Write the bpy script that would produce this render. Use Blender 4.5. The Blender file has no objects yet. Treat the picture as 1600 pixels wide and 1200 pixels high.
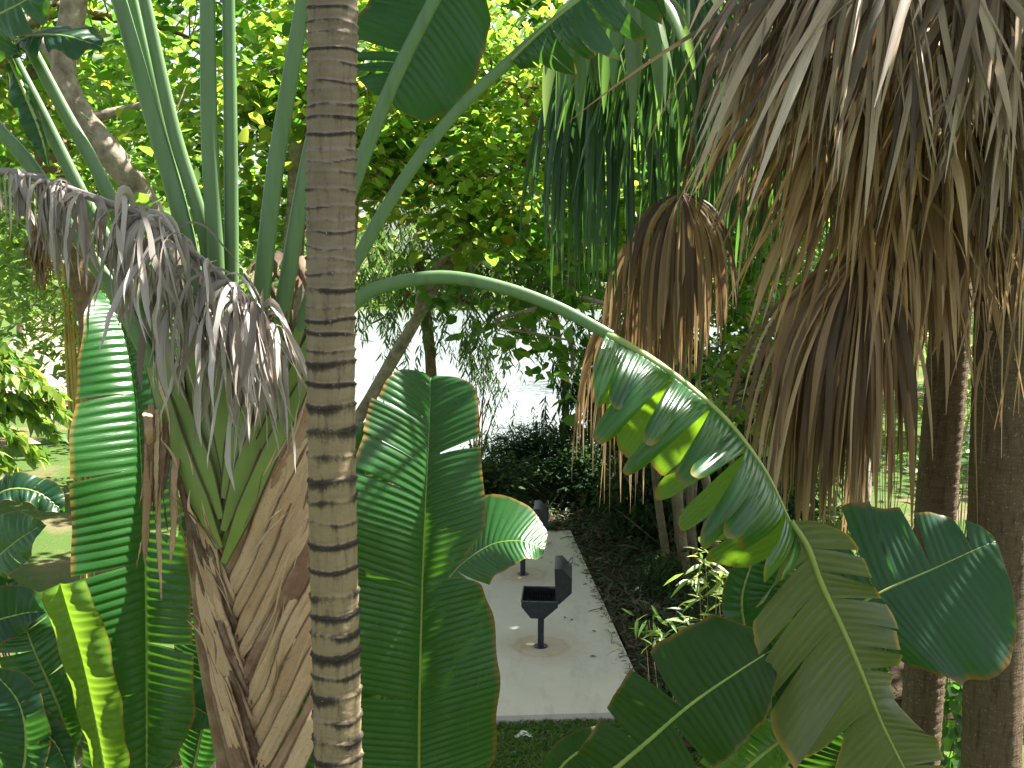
import bpy, math, random
import numpy as np
from mathutils import Vector

rng = np.random.default_rng(7)
random.seed(7)
PI = math.pi
C = bpy.context.scene.collection
FPX = 1600.0
HC = 5.6
TH = math.atan(210 / FPX)

# ------------------------------------------------------------------ basics
def at(px, py, Y):
    dx, dy = (px - 800) / FPX, (600 - py) / FPX
    d = np.array([dx, math.cos(TH) + dy * math.sin(TH), -math.sin(TH) + dy * math.cos(TH)])
    d = d * (Y / d[1])
    return d + np.array([0, 0, HC])

def gnd(px, py, z=0.0):
    dx, dy = (px - 800) / FPX, (600 - py) / FPX
    d = np.array([dx, math.cos(TH) + dy * math.sin(TH), -math.sin(TH) + dy * math.cos(TH)])
    s = (z - HC) / d[2]
    return d * s + np.array([0, 0, HC])

def nrm(v):
    v = np.asarray(v, float)
    return v / (np.linalg.norm(v, axis=-1, keepdims=True) + 1e-12)

def spline(P, n):
    """Catmull-Rom through rows of P (any width), n samples evenly spread by arc length."""
    P = np.asarray(P, float)
    if len(P) == 2:
        t = np.linspace(0, 1, n)[:, None]
        return P[0] * (1 - t) + P[1] * t
    Q = np.vstack([2 * P[0] - P[1], P, 2 * P[-1] - P[-2]])
    out = []
    m = 24
    for i in range(len(P) - 1):
        p0, p1, p2, p3 = Q[i:i + 4]
        t = np.linspace(0, 1, m, endpoint=False)[:, None]
        out.append(.5 * ((2 * p1) + (-p0 + p2) * t + (2 * p0 - 5 * p1 + 4 * p2 - p3) * t ** 2 + (-p0 + 3 * p1 - 3 * p2 + p3) * t ** 3))
    out.append(P[-1:])
    D = np.vstack(out)
    s = np.r_[0, np.cumsum(np.linalg.norm(np.diff(D[:, :3], axis=0), axis=1))]
    u = np.linspace(0, s[-1], n)
    return np.stack([np.interp(u, s, D[:, k]) for k in range(D.shape[1])], 1)

class MB:
    """collects geometry for ONE mesh"""
    def __init__(s):
        s.v, s.q, s.t, s.tint, s.pu, s.pv, s.n = [], [], [], [], [], [], 0
    def add(s, V, quads=None, tris=None, tint=0.5, pu=0.0, pv=0.0):
        V = np.asarray(V, float).reshape(-1, 3); k = len(V)
        s.v.append(V)
        if quads is not None and len(quads): s.q.append(np.asarray(quads, int) + s.n)
        if tris is not None and len(tris): s.t.append(np.asarray(tris, int) + s.n)
        for lst, a in ((s.tint, tint), (s.pu, pu), (s.pv, pv)):
            lst.append(np.broadcast_to(np.asarray(a, float).reshape(-1) if np.ndim(a) else a, (k,)).astype(float))
        s.n += k
    def grid(s, P, tint=0.5, pu=0.0, pv=0.0, closed=False):
        nu, nv = P.shape[:2]
        i = np.arange(nu * nv).reshape(nu, nv)
        if closed: i = np.concatenate([i, i[:, :1]], 1)
        q = np.stack([i[:-1, :-1], i[1:, :-1], i[1:, 1:], i[:-1, 1:]], -1).reshape(-1, 4)
        s.add(P.reshape(-1, 3), q, None, tint, pu, pv)
    def box(s, c, size, tint=.5):
        c = np.asarray(c, float); h = np.asarray(size, float) / 2
        V = np.array([[x, y, z] for x in (-1, 1) for y in (-1, 1) for z in (-1, 1)]) * h + c
        s.add(V, [[0, 1, 3, 2], [4, 6, 7, 5], [0, 4, 5, 1], [2, 3, 7, 6], [0, 2, 6, 4], [1, 5, 7, 3]], None, tint)
    def build(s, name, mat, parent=None, smooth=True, **props):
        me = bpy.data.meshes.new(name)
        V = np.vstack(s.v)
        q = np.vstack(s.q) if s.q else np.zeros((0, 4), int)
        t = np.vstack(s.t) if s.t else np.zeros((0, 3), int)
        me.vertices.add(len(V)); me.vertices.foreach_set('co', V.astype(np.float32).ravel())
        nl = q.size + t.size
        me.loops.add(nl)
        me.loops.foreach_set('vertex_index', np.r_[q.ravel(), t.ravel()].astype(np.int32))
        me.polygons.add(len(q) + len(t))
        st = np.r_[np.arange(len(q)) * 4, q.size + np.arange(len(t)) * 3].astype(np.int32)
        me.polygons.foreach_set('loop_start', st)
        me.update(calc_edges=True)
        if smooth: me.polygons.foreach_set('use_smooth', np.ones(len(st), bool))
        for nm, lst in (('tint', s.tint), ('pu', s.pu), ('pv', s.pv)):
            a = me.attributes.new(nm, 'FLOAT', 'POINT')
            a.data.foreach_set('value', np.concatenate(lst).astype(np.float32))
        me.validate()
        o = bpy.data.objects.new(name, me)
        me.materials.append(mat)
        C.objects.link(o)
        if parent is not None:
            o.parent = parent
            w = parent
            loc = Vector((0, 0, 0))
            while w is not None:
                loc = loc + w.location; w = w.parent
            o.location = -loc
        for k, v in props.items(): o[k] = v
        return o

def thing(name, label, cat, loc, group=None):
    o = bpy.data.objects.new(name, None); C.objects.link(o)
    o.location = Vector([float(x) for x in loc]); o.empty_display_size = .2
    o['label'] = label; o['category'] = cat
    if group: o['group'] = group
    return o

def frames(P, hint=None):
    T = nrm(np.gradient(P, axis=0))
    if hint is None:
        h = np.array([0, 0, 1.]) if abs(T[0, 2]) < .9 else np.array([1., 0, 0])
        N = np.zeros_like(T); n = h
        for i in range(len(P)):
            n = n - T[i] * n.dot(T[i]); n = nrm(n); N[i] = n
    else:
        H = np.broadcast_to(np.asarray(hint, float), P.shape)
        N = nrm(H - T * (H * T).sum(1, keepdims=True))
    return T, N, np.cross(T, N)

def tube(mb, P, r, k=10, flat=1.0, hint=None, tint=.5, cap=True):
    P = np.asarray(P, float)
    r = np.broadcast_to(np.asarray(r, float), (len(P),))
    T, N, B = frames(P, hint)
    a = np.linspace(0, 2 * PI, k, endpoint=False)
    G = P[:, None] + (N[:, None] * np.cos(a)[None, :, None] * flat + B[:, None] * np.sin(a)[None, :, None]) * r[:, None, None]
    L = np.r_[0, np.cumsum(np.linalg.norm(np.diff(P, axis=0), axis=1))]
    pu = np.repeat(L, k); pv = np.tile(a / (2 * PI), len(P))
    mb.grid(G, tint, pu, pv, closed=True)
    if cap:
        for e in (0, -1):
            V = np.vstack([P[e], G[e]])
            mb.add(V, None, [[0, 1 + i, 1 + (i + 1) % k] for i in range(k)], tint, L[e], 0)

def ribbon(mb, P, w, hint, fold=0.0, k=3, tint=.5, bulge=0.0):
    """strip along P, width w (array), faces hint, folded or bulged"""
    P = np.asarray(P, float); w = np.broadcast_to(np.asarray(w, float), (len(P),))
    T, N, B = frames(P, hint)
    s = np.linspace(-1, 1, k)
    off = -fold * np.abs(s) + bulge * (1 - s ** 2)
    G = P[:, None] + B[:, None] * (s[None, :, None] * w[:, None, None] * .5) + N[:, None] * (off[None, :, None] * w[:, None, None])
    L = np.r_[0, np.cumsum(np.linalg.norm(np.diff(P, axis=0), axis=1))]
    mb.grid(G, tint, np.repeat(L, k), np.tile(s, len(P)))

# ------------------------------------------------------------------ materials
def lin(r, g, b):
    f = lambda c: (c / 255 / 12.92) if c / 255 <= .04045 else ((c / 255 + .055) / 1.055) ** 2.4
    return (f(r), f(g), f(b), 1)

class NT:
    def __init__(s, name):
        s.m = bpy.data.materials.new(name); s.m.use_nodes = True
        s.t = s.m.node_tree; s.t.nodes.clear()
        s.out = s.t.nodes.new('ShaderNodeOutputMaterial')
    def n(s, typ, **kw):
        nd = s.t.nodes.new(typ)
        for k, v in kw.items():
            if k.startswith('i_'): nd.inputs[k[2:].replace('_', ' ')].default_value = v
            else: setattr(nd, k, v)
        return nd
    def l(s, a, b): s.t.links.new(a, b)
    def attr(s, name): return s.n('ShaderNodeAttribute', attribute_name=name).outputs['Fac']
    def ramp(s, fac, stops, interp='LINEAR'):
        r = s.n('ShaderNodeValToRGB'); r.color_ramp.interpolation = interp
        e = r.color_ramp.elements
        while len(e) < len(stops): e.new(.5)
        for el, (p, c) in zip(e, stops): el.position = p; el.color = c
        s.l(fac, r.inputs[0]); return r.outputs[0]
    def mix(s, fac, a, b, mode='MIX'):
        m = s.n('ShaderNodeMix', data_type='RGBA', blend_type=mode)
        for sock, v in ((m.inputs[0], fac), (m.inputs[6], a), (m.inputs[7], b)):
            if hasattr(v, 'is_output'): s.l(v, sock)
            else: sock.default_value = v
        return m.outputs[2]
    def math(s, op, a, b=None, c=None):
        m = s.n('ShaderNodeMath', operation=op)
        for i, v in enumerate((a, b, c)):
            if v is None: continue
            if hasattr(v, 'is_output'): s.l(v, m.inputs[i])
            else: m.inputs[i].default_value = v
        return m.outputs[0]
    def noise(s, scale, detail=4, vec=None, rough=.55, dist=0.0):
        nd = s.n('ShaderNodeTexNoise'); nd.inputs['Scale'].default_value = scale
        nd.inputs['Detail'].default_value = detail; nd.inputs['Roughness'].default_value = rough
        nd.inputs['Distortion'].default_value = dist
        s.l(vec if vec is not None else s.obj(), nd.inputs['Vector']); return nd.outputs[0]
    def obj(s):
        if not hasattr(s, '_o'): s._o = s.n('ShaderNodeTexCoord').outputs['Object']
        return s._o
    def scaled(s, sc, vec=None):
        m = s.n('ShaderNodeMapping'); m.inputs['Scale'].default_value = sc
        s.l(vec if vec is not None else s.obj(), m.inputs[0]); return m.outputs[0]
    def comb(s, x, y, z=0.0):
        c = s.n('ShaderNodeCombineXYZ')
        for i, v in enumerate((x, y, z)):
            if hasattr(v, 'is_output'): s.l(v, c.inputs[i])
            else: c.inputs[i].default_value = v
        return c.outputs[0]
    def bump(s, h, strength=.5, dist=.01):
        b = s.n('ShaderNodeBump'); b.inputs['Strength'].default_value = strength; b.inputs['Distance'].default_value = dist
        s.l(h, b.inputs['Height']); return b.outputs[0]
    def bsdf(s, col, rough=.6, spec=.5, normal=None, metal=0.0):
        p = s.n('ShaderNodeBsdfPrincipled')
        for nm, v in (('Base Color', col), ('Roughness', rough), ('Specular IOR Level', spec), ('Metallic', metal)):
            if hasattr(v, 'is_output'): s.l(v, p.inputs[nm])
            else: p.inputs[nm].default_value = v
        if normal is not None: s.l(normal, p.inputs['Normal'])
        return p
    def done(s, shader, trans=None, fac=0.0):
        if trans is None:
            s.l(shader.outputs[0], s.out.inputs[0]); return s.m
        tr = s.n('ShaderNodeBsdfTranslucent')
        if hasattr(trans, 'is_output'): s.l(trans, tr.inputs[0])
        else: tr.inputs[0].default_value = trans
        mx = s.n('ShaderNodeMixShader'); mx.inputs[0].default_value = fac
        s.l(shader.outputs[0], mx.inputs[1]); s.l(tr.outputs[0], mx.inputs[2])
        s.l(mx.outputs[0], s.out.inputs[0]); return s.m

def foliage_mat(name, cols, tcols, fac=.45, rough=.42, spec=.5):
    """leaf colour picked per leaf by the 'tint' attribute"""
    t = NT(name); a = t.attr('tint')
    col = t.ramp(a, [(i / (len(cols) - 1), c) for i, c in enumerate(cols)])
    tc = t.ramp(a, [(i / (len(tcols) - 1), c) for i, c in enumerate(tcols)])
    n = t.noise(9, 3)
    col = t.mix(t.math('MULTIPLY', n, .35), col, (.03, .05, .01, 1))
    return t.done(t.bsdf(col, rough, spec), tc, fac)

def blade_mat(name, c1, c2, tcol, fac=.38, rough=.3, spec=.5, edge=(.16, .1, .02, 1), vein=1.0):
    """broad pleated leaf blade: pu = metres along midrib, pv = 0 midrib .. 1 edge"""
    t = NT(name)
    pu, pv = t.attr('pu'), t.attr('pv')
    uv = t.comb(pu, t.math('MULTIPLY', pv, .04))
    n1 = t.noise(3.2, 4)
    fine = t.noise(160, 2, uv)
    mid = t.noise(42, 2, uv)
    col = t.mix(n1, c1, c2)
    col = t.mix(t.math('MULTIPLY', fine, .30), col, tuple(x * .45 for x in c1[:3]) + (1,))
    col = t.mix(t.math('MULTIPLY', t.math('POWER', mid, 3), .8), col, tuple(min(1, x * 1.9) for x in c2[:3]) + (1,))
    # dry brown margin and a few scars
    en = t.noise(14, 5)
    em = t.n('ShaderNodeMapRange'); em.inputs[1].default_value = .93; em.inputs[2].default_value = 1.0
    t.l(t.math('ADD', pv, t.math('MULTIPLY', t.math('SUBTRACT', en, .5), .14)), em.inputs[0])
    col = t.mix(em.outputs[0], col, edge)
    sc = t.noise(26, 6, rough=.7)
    sm = t.n('ShaderNodeMapRange'); sm.inputs[1].default_value = .70; sm.inputs[2].default_value = .78
    t.l(sc, sm.inputs[0])
    col = t.mix(t.math('MULTIPLY', sm.outputs[0], .7), col, (.10, .085, .02, 1))
    b = t.bump(t.math('ADD', t.math('MULTIPLY', fine, .6 * vein), mid), .35, .004)
    rg = t.math('ADD', rough, t.math('MULTIPLY', t.math('SUBTRACT', n1, .5), .16))
    tc = t.mix(em.outputs[0], t.mix(t.math('MULTIPLY', fine, .5), tcol, tuple(x * .5 for x in tcol[:3]) + (1,)), edge)
    return t.done(t.bsdf(col, rg, spec, b), tc, fac)

def plain(name, c1, c2, scale=6, rough=.6, spec=.4, bump=.3, bd=.01, stretch=None, detail=6):
    t = NT(name)
    vec = t.scaled(stretch) if stretch else t.obj()
    n = t.noise(scale, detail, vec, .65)
    col = t.ramp(n, [(.3, c1), (.7, c2)])
    return t.done(t.bsdf(col, rough, spec, t.bump(n, bump, bd)))

M = {}
def make_materials():
    M['crown'] = foliage_mat('round_leaves', [(.020, .060, .014, 1), (.045, .11, .018, 1), (.085, .17, .022, 1), (.17, .22, .03, 1), (.36, .27, .03, 1)],
                             [(.09, .28, .03, 1), (.18, .44, .04, 1), (.30, .57, .05, 1), (.46, .62, .07, 1), (.7, .48, .05, 1)], .46, .32)
    M['far'] = foliage_mat('far_leaves', [(.03, .075, .02, 1), (.06, .12, .025, 1), (.11, .17, .03, 1)],
                           [(.14, .30, .05, 1), (.28, .48, .06, 1), (.42, .56, .09, 1)], .45, .5)
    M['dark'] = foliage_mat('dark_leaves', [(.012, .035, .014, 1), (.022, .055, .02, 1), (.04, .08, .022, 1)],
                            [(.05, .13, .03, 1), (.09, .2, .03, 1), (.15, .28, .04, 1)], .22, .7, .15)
    M['willow'] = foliage_mat('narrow_leaves', [(.035, .075, .035, 1), (.06, .11, .045, 1), (.10, .15, .05, 1)],
                              [(.12, .26, .05, 1), (.2, .36, .06, 1), (.32, .44, .08, 1)], .4, .4)
    M['bamboo'] = foliage_mat('bamboo_leaves', [(.06, .13, .03, 1), (.11, .2, .04, 1), (.22, .26, .07, 1)],
                              [(.2, .42, .05, 1), (.34, .52, .07, 1), (.5, .52, .12, 1)], .45, .4)
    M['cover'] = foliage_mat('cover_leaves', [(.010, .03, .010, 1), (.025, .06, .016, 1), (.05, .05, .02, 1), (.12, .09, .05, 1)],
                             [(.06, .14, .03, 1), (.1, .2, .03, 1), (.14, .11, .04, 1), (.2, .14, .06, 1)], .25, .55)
    M['grass'] = foliage_mat('grass_blades', [(.03, .075, .015, 1), (.07, .13, .03, 1), (.16, .17, .06, 1)],
                             [(.12, .3, .04, 1), (.2, .4, .05, 1), (.3, .34, .1, 1)], .35, .5)
    G1, G2 = (.009, .050, .011, 1), (.018, .080, .016, 1)
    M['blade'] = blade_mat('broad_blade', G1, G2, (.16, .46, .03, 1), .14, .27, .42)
    M['blade_dark'] = blade_mat('shaded_broad_blade', (.008, .030, .017, 1), (.014, .050, .024, 1), (.10, .36, .03, 1), .25, .36, .3)  # this and the next: darker blade copies, shade set into the green
    M['blade_shade'] = blade_mat('shaded_green_blade', (.007, .022, .004, 1), (.014, .038, .008, 1), (.14, .40, .02, 1), .22, .48, .22)
    M['blade_young'] = blade_mat('young_blade', (.085, .185, .014, 1), (.13, .25, .02, 1), (.27, .48, .03, 1), .42, .34)
    M['blade_olive'] = blade_mat('olive_blade', (.052, .078, .024, 1), (.085, .108, .034, 1), (.30, .38, .06, 1), .16, .42, edge=(.3, .2, .03, 1))
    M['blade_arch'] = blade_mat('arching_blade', (.009, .042, .020, 1), (.017, .064, .026, 1), (.34, .66, .02, 1), .34, .24, edge=(.2, .16, .02, 1))
    M['midrib'] = plain('leaf_midrib', (.16, .24, .05, 1), (.26, .32, .08, 1), 8, .4, .4, .1)
    # petiole: waxy blue green, yellower towards the sheath, darker flecks
    t = NT('waxy_petiole')
    pu = t.attr('pu'); a = t.attr('tint')
    n = t.noise(5, 5); f = t.noise(30, 4, t.scaled((1, 1, .08)))
    col = t.ramp(a, [(0, (.15, .215, .04, 1)), (.45, (.105, .20, .055, 1)), (1, (.11, .215, .085, 1))])
    col = t.mix(t.math('MULTIPLY', n, .5), col, (.14, .23, .115, 1))
    col = t.mix(t.math('MULTIPLY', t.math('POWER', f, 3), 1.2), col, (.05, .09, .03, 1))
    # brown sheath margin on the flat lower part
    pv = t.attr('pv')
    M['petiole'] = t.done(t.bsdf(col, .42, .45, t.bump(f, .15, .004)), (.2, .4, .08, 1), .06)
    t = NT('green_sheath')
    pv = t.attr('pv'); n = t.noise(7, 5); f = t.noise(55, 4, t.scaled((1, 1, .06)))
    col = t.mix(n, (.11, .19, .035, 1), (.22, .30, .06, 1))
    col = t.mix(t.math('MULTIPLY', f, .4), col, (.09, .14, .03, 1))
    e = t.n('ShaderNodeMapRange'); e.inputs[1].default_value = .74; e.inputs[2].default_value = .9
    t.l(t.math('ABSOLUTE', pv), e.inputs[0])
    col = t.mix(e.outputs[0], col, (.06, .02, .010, 1))
    M['sheath'] = t.done(t.bsdf(col, .45, .4, t.bump(f, .2, .004)))
    t = NT('dry_sheath')
    pv = t.attr('pv'); a = t.attr('tint')
    n = t.noise(6, 6, rough=.65); f = t.noise(30, 6, t.comb(t.math('MULTIPLY', t.attr('pu'), .6), t.math('ADD', t.math('MULTIPLY', pv, .9), t.math('MULTIPLY', a, 40))), .7)
    col = t.ramp(a, [(0, (.06, .028, .022, 1)), (.3, (.27, .15, .095, 1)), (.6, (.52, .34, .20, 1)), (1, (.64, .46, .295, 1))])
    col = t.mix(t.math('MULTIPLY', t.ramp(f, [(.45, (0, 0, 0, 1)), (.75, (1, 1, 1, 1))]), .7), col, (.13, .065, .036, 1))
    col = t.mix(t.math('MULTIPLY', t.ramp(n, [(.45, (0, 0, 0, 1)), (.72, (1, 1, 1, 1))]), .6), col, (.46, .36, .25, 1))
    e = t.n('ShaderNodeMapRange'); e.inputs[1].default_value = .80; e.inputs[2].default_value = 1.0
    t.l(t.math('ABSOLUTE', pv), e.inputs[0])
    col = t.mix(e.outputs[0], col, (.06, .03, .02, 1))
    sp = t.noise(90, 3); col = t.mix(t.math('MULTIPLY', t.ramp(sp, [(.62, (0, 0, 0, 1)), (.7, (1, 1, 1, 1))]), .5), col, (.09, .05, .03, 1))
    M['dry_sheath'] = t.done(t.bsdf(col, .6, .3, t.bump(f, .6, .008)))
    def dead(nm, cs, tc, fac=.22):
        t = NT(nm); a = t.attr('tint')
        f = t.noise(60, 4, t.comb(t.math('MULTIPLY', t.attr('pu'), .06), t.math('ADD', t.math('MULTIPLY', t.attr('pv'), .18), t.math('MULTIPLY', a, 30))))
        col = t.ramp(a, [(i / (len(cs) - 1), c) for i, c in enumerate(cs)])
        col = t.mix(t.math('MULTIPLY', t.ramp(f, [(.42, (0, 0, 0, 1)), (.7, (1, 1, 1, 1))]), .55), col, tuple(x * .6 for x in cs[0][:3]) + (1,))
        n = t.noise(4, 4); col = t.mix(t.math('MULTIPLY', n, .15), col, cs[-1])
        return t.done(t.bsdf(col, .5, .4, t.bump(f, .3, .004)), tc, fac)
    M['dead_grey'] = dead('dead_grey_leaf', [(.07, .045, .035, 1), (.25, .225, .205, 1), (.43, .385, .365, 1), (.58, .53, .51, 1)], (.4, .3, .24, 1))
    M['dead_fan'] = dead('dead_fan_segments', [(.02, .011, .007, 1), (.08, .045, .025, 1), (.32, .195, .10, 1), (.60, .44, .26, 1), (.52, .30, .13, 1)], (.45, .30, .14, 1), .24)
    M['dead_fan_dark'] = dead('dark_dead_fan_segments', [(.016, .011, .009, 1), (.05, .034, .025, 1), (.22, .155, .11, 1), (.50, .385, .285, 1), (.64, .54, .44, 1)], (.32, .2, .1, 1), .15)
    M['green_fan'] = foliage_mat('green_fan_segments', [(.018, .055, .022, 1), (.033, .095, .033, 1), (.07, .145, .06, 1), (.14, .2, .11, 1)],
                                 [(.06, .16, .03, 1), (.1, .26, .04, 1), (.22, .44, .06, 1), (.28, .42, .1, 1)], .36, .34)
    # ringed slim trunk
    t = NT('ringed_palm_bark')
    pv, a = t.attr('pv'), t.attr('tint')      # tint = ring scar mask (dark band of the old leaf scar)
    z = t.n('ShaderNodeSeparateXYZ'); t.l(t.obj(), z.inputs[0])
    low = t.n('ShaderNodeMapRange'); low.inputs[1].default_value = 5.6; low.inputs[2].default_value = 4.8
    t.l(z.outputs[2], low.inputs[0])
    n = t.noise(10, 6, rough=.65); f = t.noise(38, 5, t.scaled((1, 1, .18))); hb = t.noise(14, 5, t.scaled((.6, .6, 2.2)), .65)
    col = t.mix(n, (.11, .08, .06, 1), (.29, .235, .19, 1))
    col = t.mix(low.outputs[0], col, t.mix(n, (.20, .15, .09, 1), (.29, .225, .145, 1)))
    col = t.mix(t.math('MULTIPLY', t.ramp(hb, [(.5, (0, 0, 0, 1)), (.75, (1, 1, 1, 1))]), .28), col, (.14, .10, .08, 1))
    col = t.mix(t.math('MULTIPLY', t.ramp(f, [(.5, (0, 0, 0, 1)), (.72, (1, 1, 1, 1))]), .5), col, (.13, .09, .06, 1))
    sp = t.noise(75, 4)
    scar = t.ramp(t.math('ADD', a, t.math('ADD', t.math('MULTIPLY', t.math('SUBTRACT', sp, .5), .6), t.math('MULTIPLY', t.math('SUBTRACT', f, .5), .9))), [(.10, (0, 0, 0, 1)), (.42, (.85, .85, .85, 1)), (.7, (1, 1, 1, 1))])
    col = t.mix(scar, col, t.ramp(sp, [(.35, (.022, .017, .014, 1)), (.68, (.055, .045, .04, 1)), (.72, (.3, .27, .25, 1))]))
    M['ring_bark'] = t.done(t.bsdf(col, .8, .2, t.bump(t.math('ADD', t.math('ADD', t.math('MULTIPLY', f, .5), hb), t.math('MULTIPLY', a, -.6)), .7, .006)))
    # coarse fan palm bark
    t = NT('fibrous_palm_bark')
    hb = t.noise(24, 5, t.scaled((.35, .35, 2.6)), .7); vb = t.noise(36, 4, t.scaled((1, 1, .14)), .7); n = t.noise(2.4, 4)
    col = t.mix(hb, (.045, .03, .019, 1), (.21, .15, .098, 1))
    col = t.mix(t.math('MULTIPLY', t.ramp(vb, [(.5, (0, 0, 0, 1)), (.66, (1, 1, 1, 1))]), .7), col, (.035, .022, .014, 1))
    col = t.mix(t.math('MULTIPLY', t.ramp(t.noise(60, 3), [(.62, (0, 0, 0, 1)), (.72, (1, 1, 1, 1))]), .55), col, (.42, .38, .32, 1))
    col = t.mix(t.math('MULTIPLY', n, .35), col, (.10, .07, .04, 1))
    M['fan_bark'] = t.done(t.bsdf(col, .85, .15, t.bump(t.math('ADD', hb, t.math('MULTIPLY', vb, -.7)), .9, .02)))
    M['bark'] = plain('mottled_bark', (.12, .09, .065, 1), (.36, .31, .25, 1), 9, .85, .15, .7, .02)
    M['bark_brown'] = plain('brown_bark', (.09, .06, .035, 1), (.24, .16, .095, 1), 11, .85, .15, .6, .02)
    M['culm'] = plain('bamboo_culm', (.07, .058, .03, 1), (.19, .155, .09, 1), 5, .55, .3, .2)
    M['culm_gold'] = plain('golden_culm', (.3, .22, .05, 1), (.45, .33, .08, 1), 5, .5, .3, .2)
    # grill steel
    t = NT('black_grill_steel'); n = t.noise(18, 6); n2 = t.noise(70, 3)
    col = t.ramp(n, [(.35, (.010, .012, .017, 1)), (.7, (.026, .029, .038, 1)), (.85, (.05, .035, .026, 1))])
    M['steel'] = t.done(t.bsdf(col, t.math('ADD', .36, t.math('MULTIPLY', n2, .25)), .45, t.bump(n2, .12, .003)))
    M['grate_dark'] = plain('dark_grate_bars', (.012, .012, .014, 1), (.03, .028, .027, 1), 30, .9, .1, .2)  # dark rough finish for the grate bars
    M['steel_worn'] = plain('worn_steel_edges', (.03, .035, .045, 1), (.10, .11, .125, 1), 20, .45, .5, .1)
    # concrete with rust rings at the two posts
    t = NT('stained_concrete')
    n = t.noise(2.2, 6, rough=.6); f = t.noise(60, 3); m = t.noise(7, 6, rough=.7)
    col = t.mix(n, (.45, .42, .365, 1), (.56, .53, .47, 1))
    col = t.mix(t.math('MULTIPLY', t.ramp(m, [(.55, (0, 0, 0, 1)), (.75, (1, 1, 1, 1))]), .45), col, (.40, .36, .30, 1))
    col = t.mix(t.math('MULTIPLY', t.ramp(f, [(.66, (0, 0, 0, 1)), (.74, (1, 1, 1, 1))]), .5), col, (.30, .26, .2, 1))
    st = t.noise(3.5, 6, t.scaled((1.6, .35, 1)), .7)
    col = t.mix(t.math('MULTIPLY', t.ramp(st, [(.52, (0, 0, 0, 1)), (.70, (1, 1, 1, 1))]), .35), col, (.27, .25, .21, 1))
    sp = t.noise(24, 4, rough=.8)
    col = t.mix(t.math('MULTIPLY', t.ramp(sp, [(.68, (0, 0, 0, 1)), (.74, (1, 1, 1, 1))]), .6), col, (.15, .12, .08, 1))
    for P in GRILLS:
        v = t.n('ShaderNodeVectorMath', operation='DISTANCE'); t.l(t.obj(), v.inputs[0]); v.inputs[1].default_value = (P[0], P[1], PADZ)
        d = t.math('ADD', v.outputs['Value'], t.math('MULTIPLY', t.math('SUBTRACT', t.noise(5, 5), .5), .28))
        rust = t.ramp(d, [(0, (.75, .75, .75, 1)), (.30, (.5, .5, .5, 1)), (.37, (.8, .8, .8, 1)), (.44, (.25, .25, .25, 1)), (.75, (0, 0, 0, 1))])
        col = t.mix(t.math('MULTIPLY', rust, t.math('ADD', .35, t.math('MULTIPLY', m, .7))), col, (.40, .26, .12, 1))
    M['concrete'] = t.done(t.bsdf(col, .85, .2, t.bump(t.math('ADD', f, m), .25, .006)))
    # ground: lawn, bare soil
    t = NT('lawn_and_soil')
    n = t.noise(.35, 5, rough=.6); f = t.noise(14, 6, rough=.7); g = t.noise(90, 3)
    col = t.mix(f, (.035, .075, .015, 1), (.10, .16, .04, 1))
    col = t.mix(t.ramp(n, [(.5, (0, 0, 0, 1)), (.62, (1, 1, 1, 1))]), col, t.mix(f, (.12, .095, .05, 1), (.23, .19, .11, 1)))
    col = t.mix(t.math('MULTIPLY', g, .4), col, (.03, .045, .012, 1))
    M['ground'] = t.done(t.bsdf(col, .95, .1, t.bump(t.math('ADD', f, g), .8, .03)))
    M['soil'] = plain('leaf_litter_soil', (.014, .011, .008, 1), (.055, .038, .024, 1), 12, .95, .1, .8, .03)
    M['path'] = plain('dirt_path', (.20, .15, .11, 1), (.36, .29, .23, 1), 5, .95, .1, .5, .02)
    t = NT('rippled_water')
    w = t.noise(1.6, 4, t.scaled((.7, 2.2, 1))); w2 = t.noise(7, 3, t.scaled((.7, 2.0, 1)))
    M['water'] = t.done(t.bsdf((.20, .23, .24, 1), .10, .6, t.bump(t.math('ADD', w, t.math('MULTIPLY', w2, .35)), .5, .12)))  # pale base colour stands in for sky glare off the water
    M['scrap'] = plain('white_scrap', (.6, .62, .64, 1), (.8, .8, .8, 1), 30, .5, .4, .2)
    M['scrap_blue'] = plain('blue_scrap', (.05, .3, .5, 1), (.1, .4, .6, 1), 30, .5, .4, .2)

# ------------------------------------------------------------------ plant builders
def prof(pairs, t):
    p = np.asarray(pairs, float)
    # smooth interpolation of the width profile
    k = np.linspace(0, 1, 400); y = np.interp(k, p[:, 0], p[:, 1])
    ker = np.hanning(17); ker /= ker.sum()
    ys = np.convolve(np.pad(y, 8, mode='edge'), ker, 'valid')
    return np.interp(t, k, ys)

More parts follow.
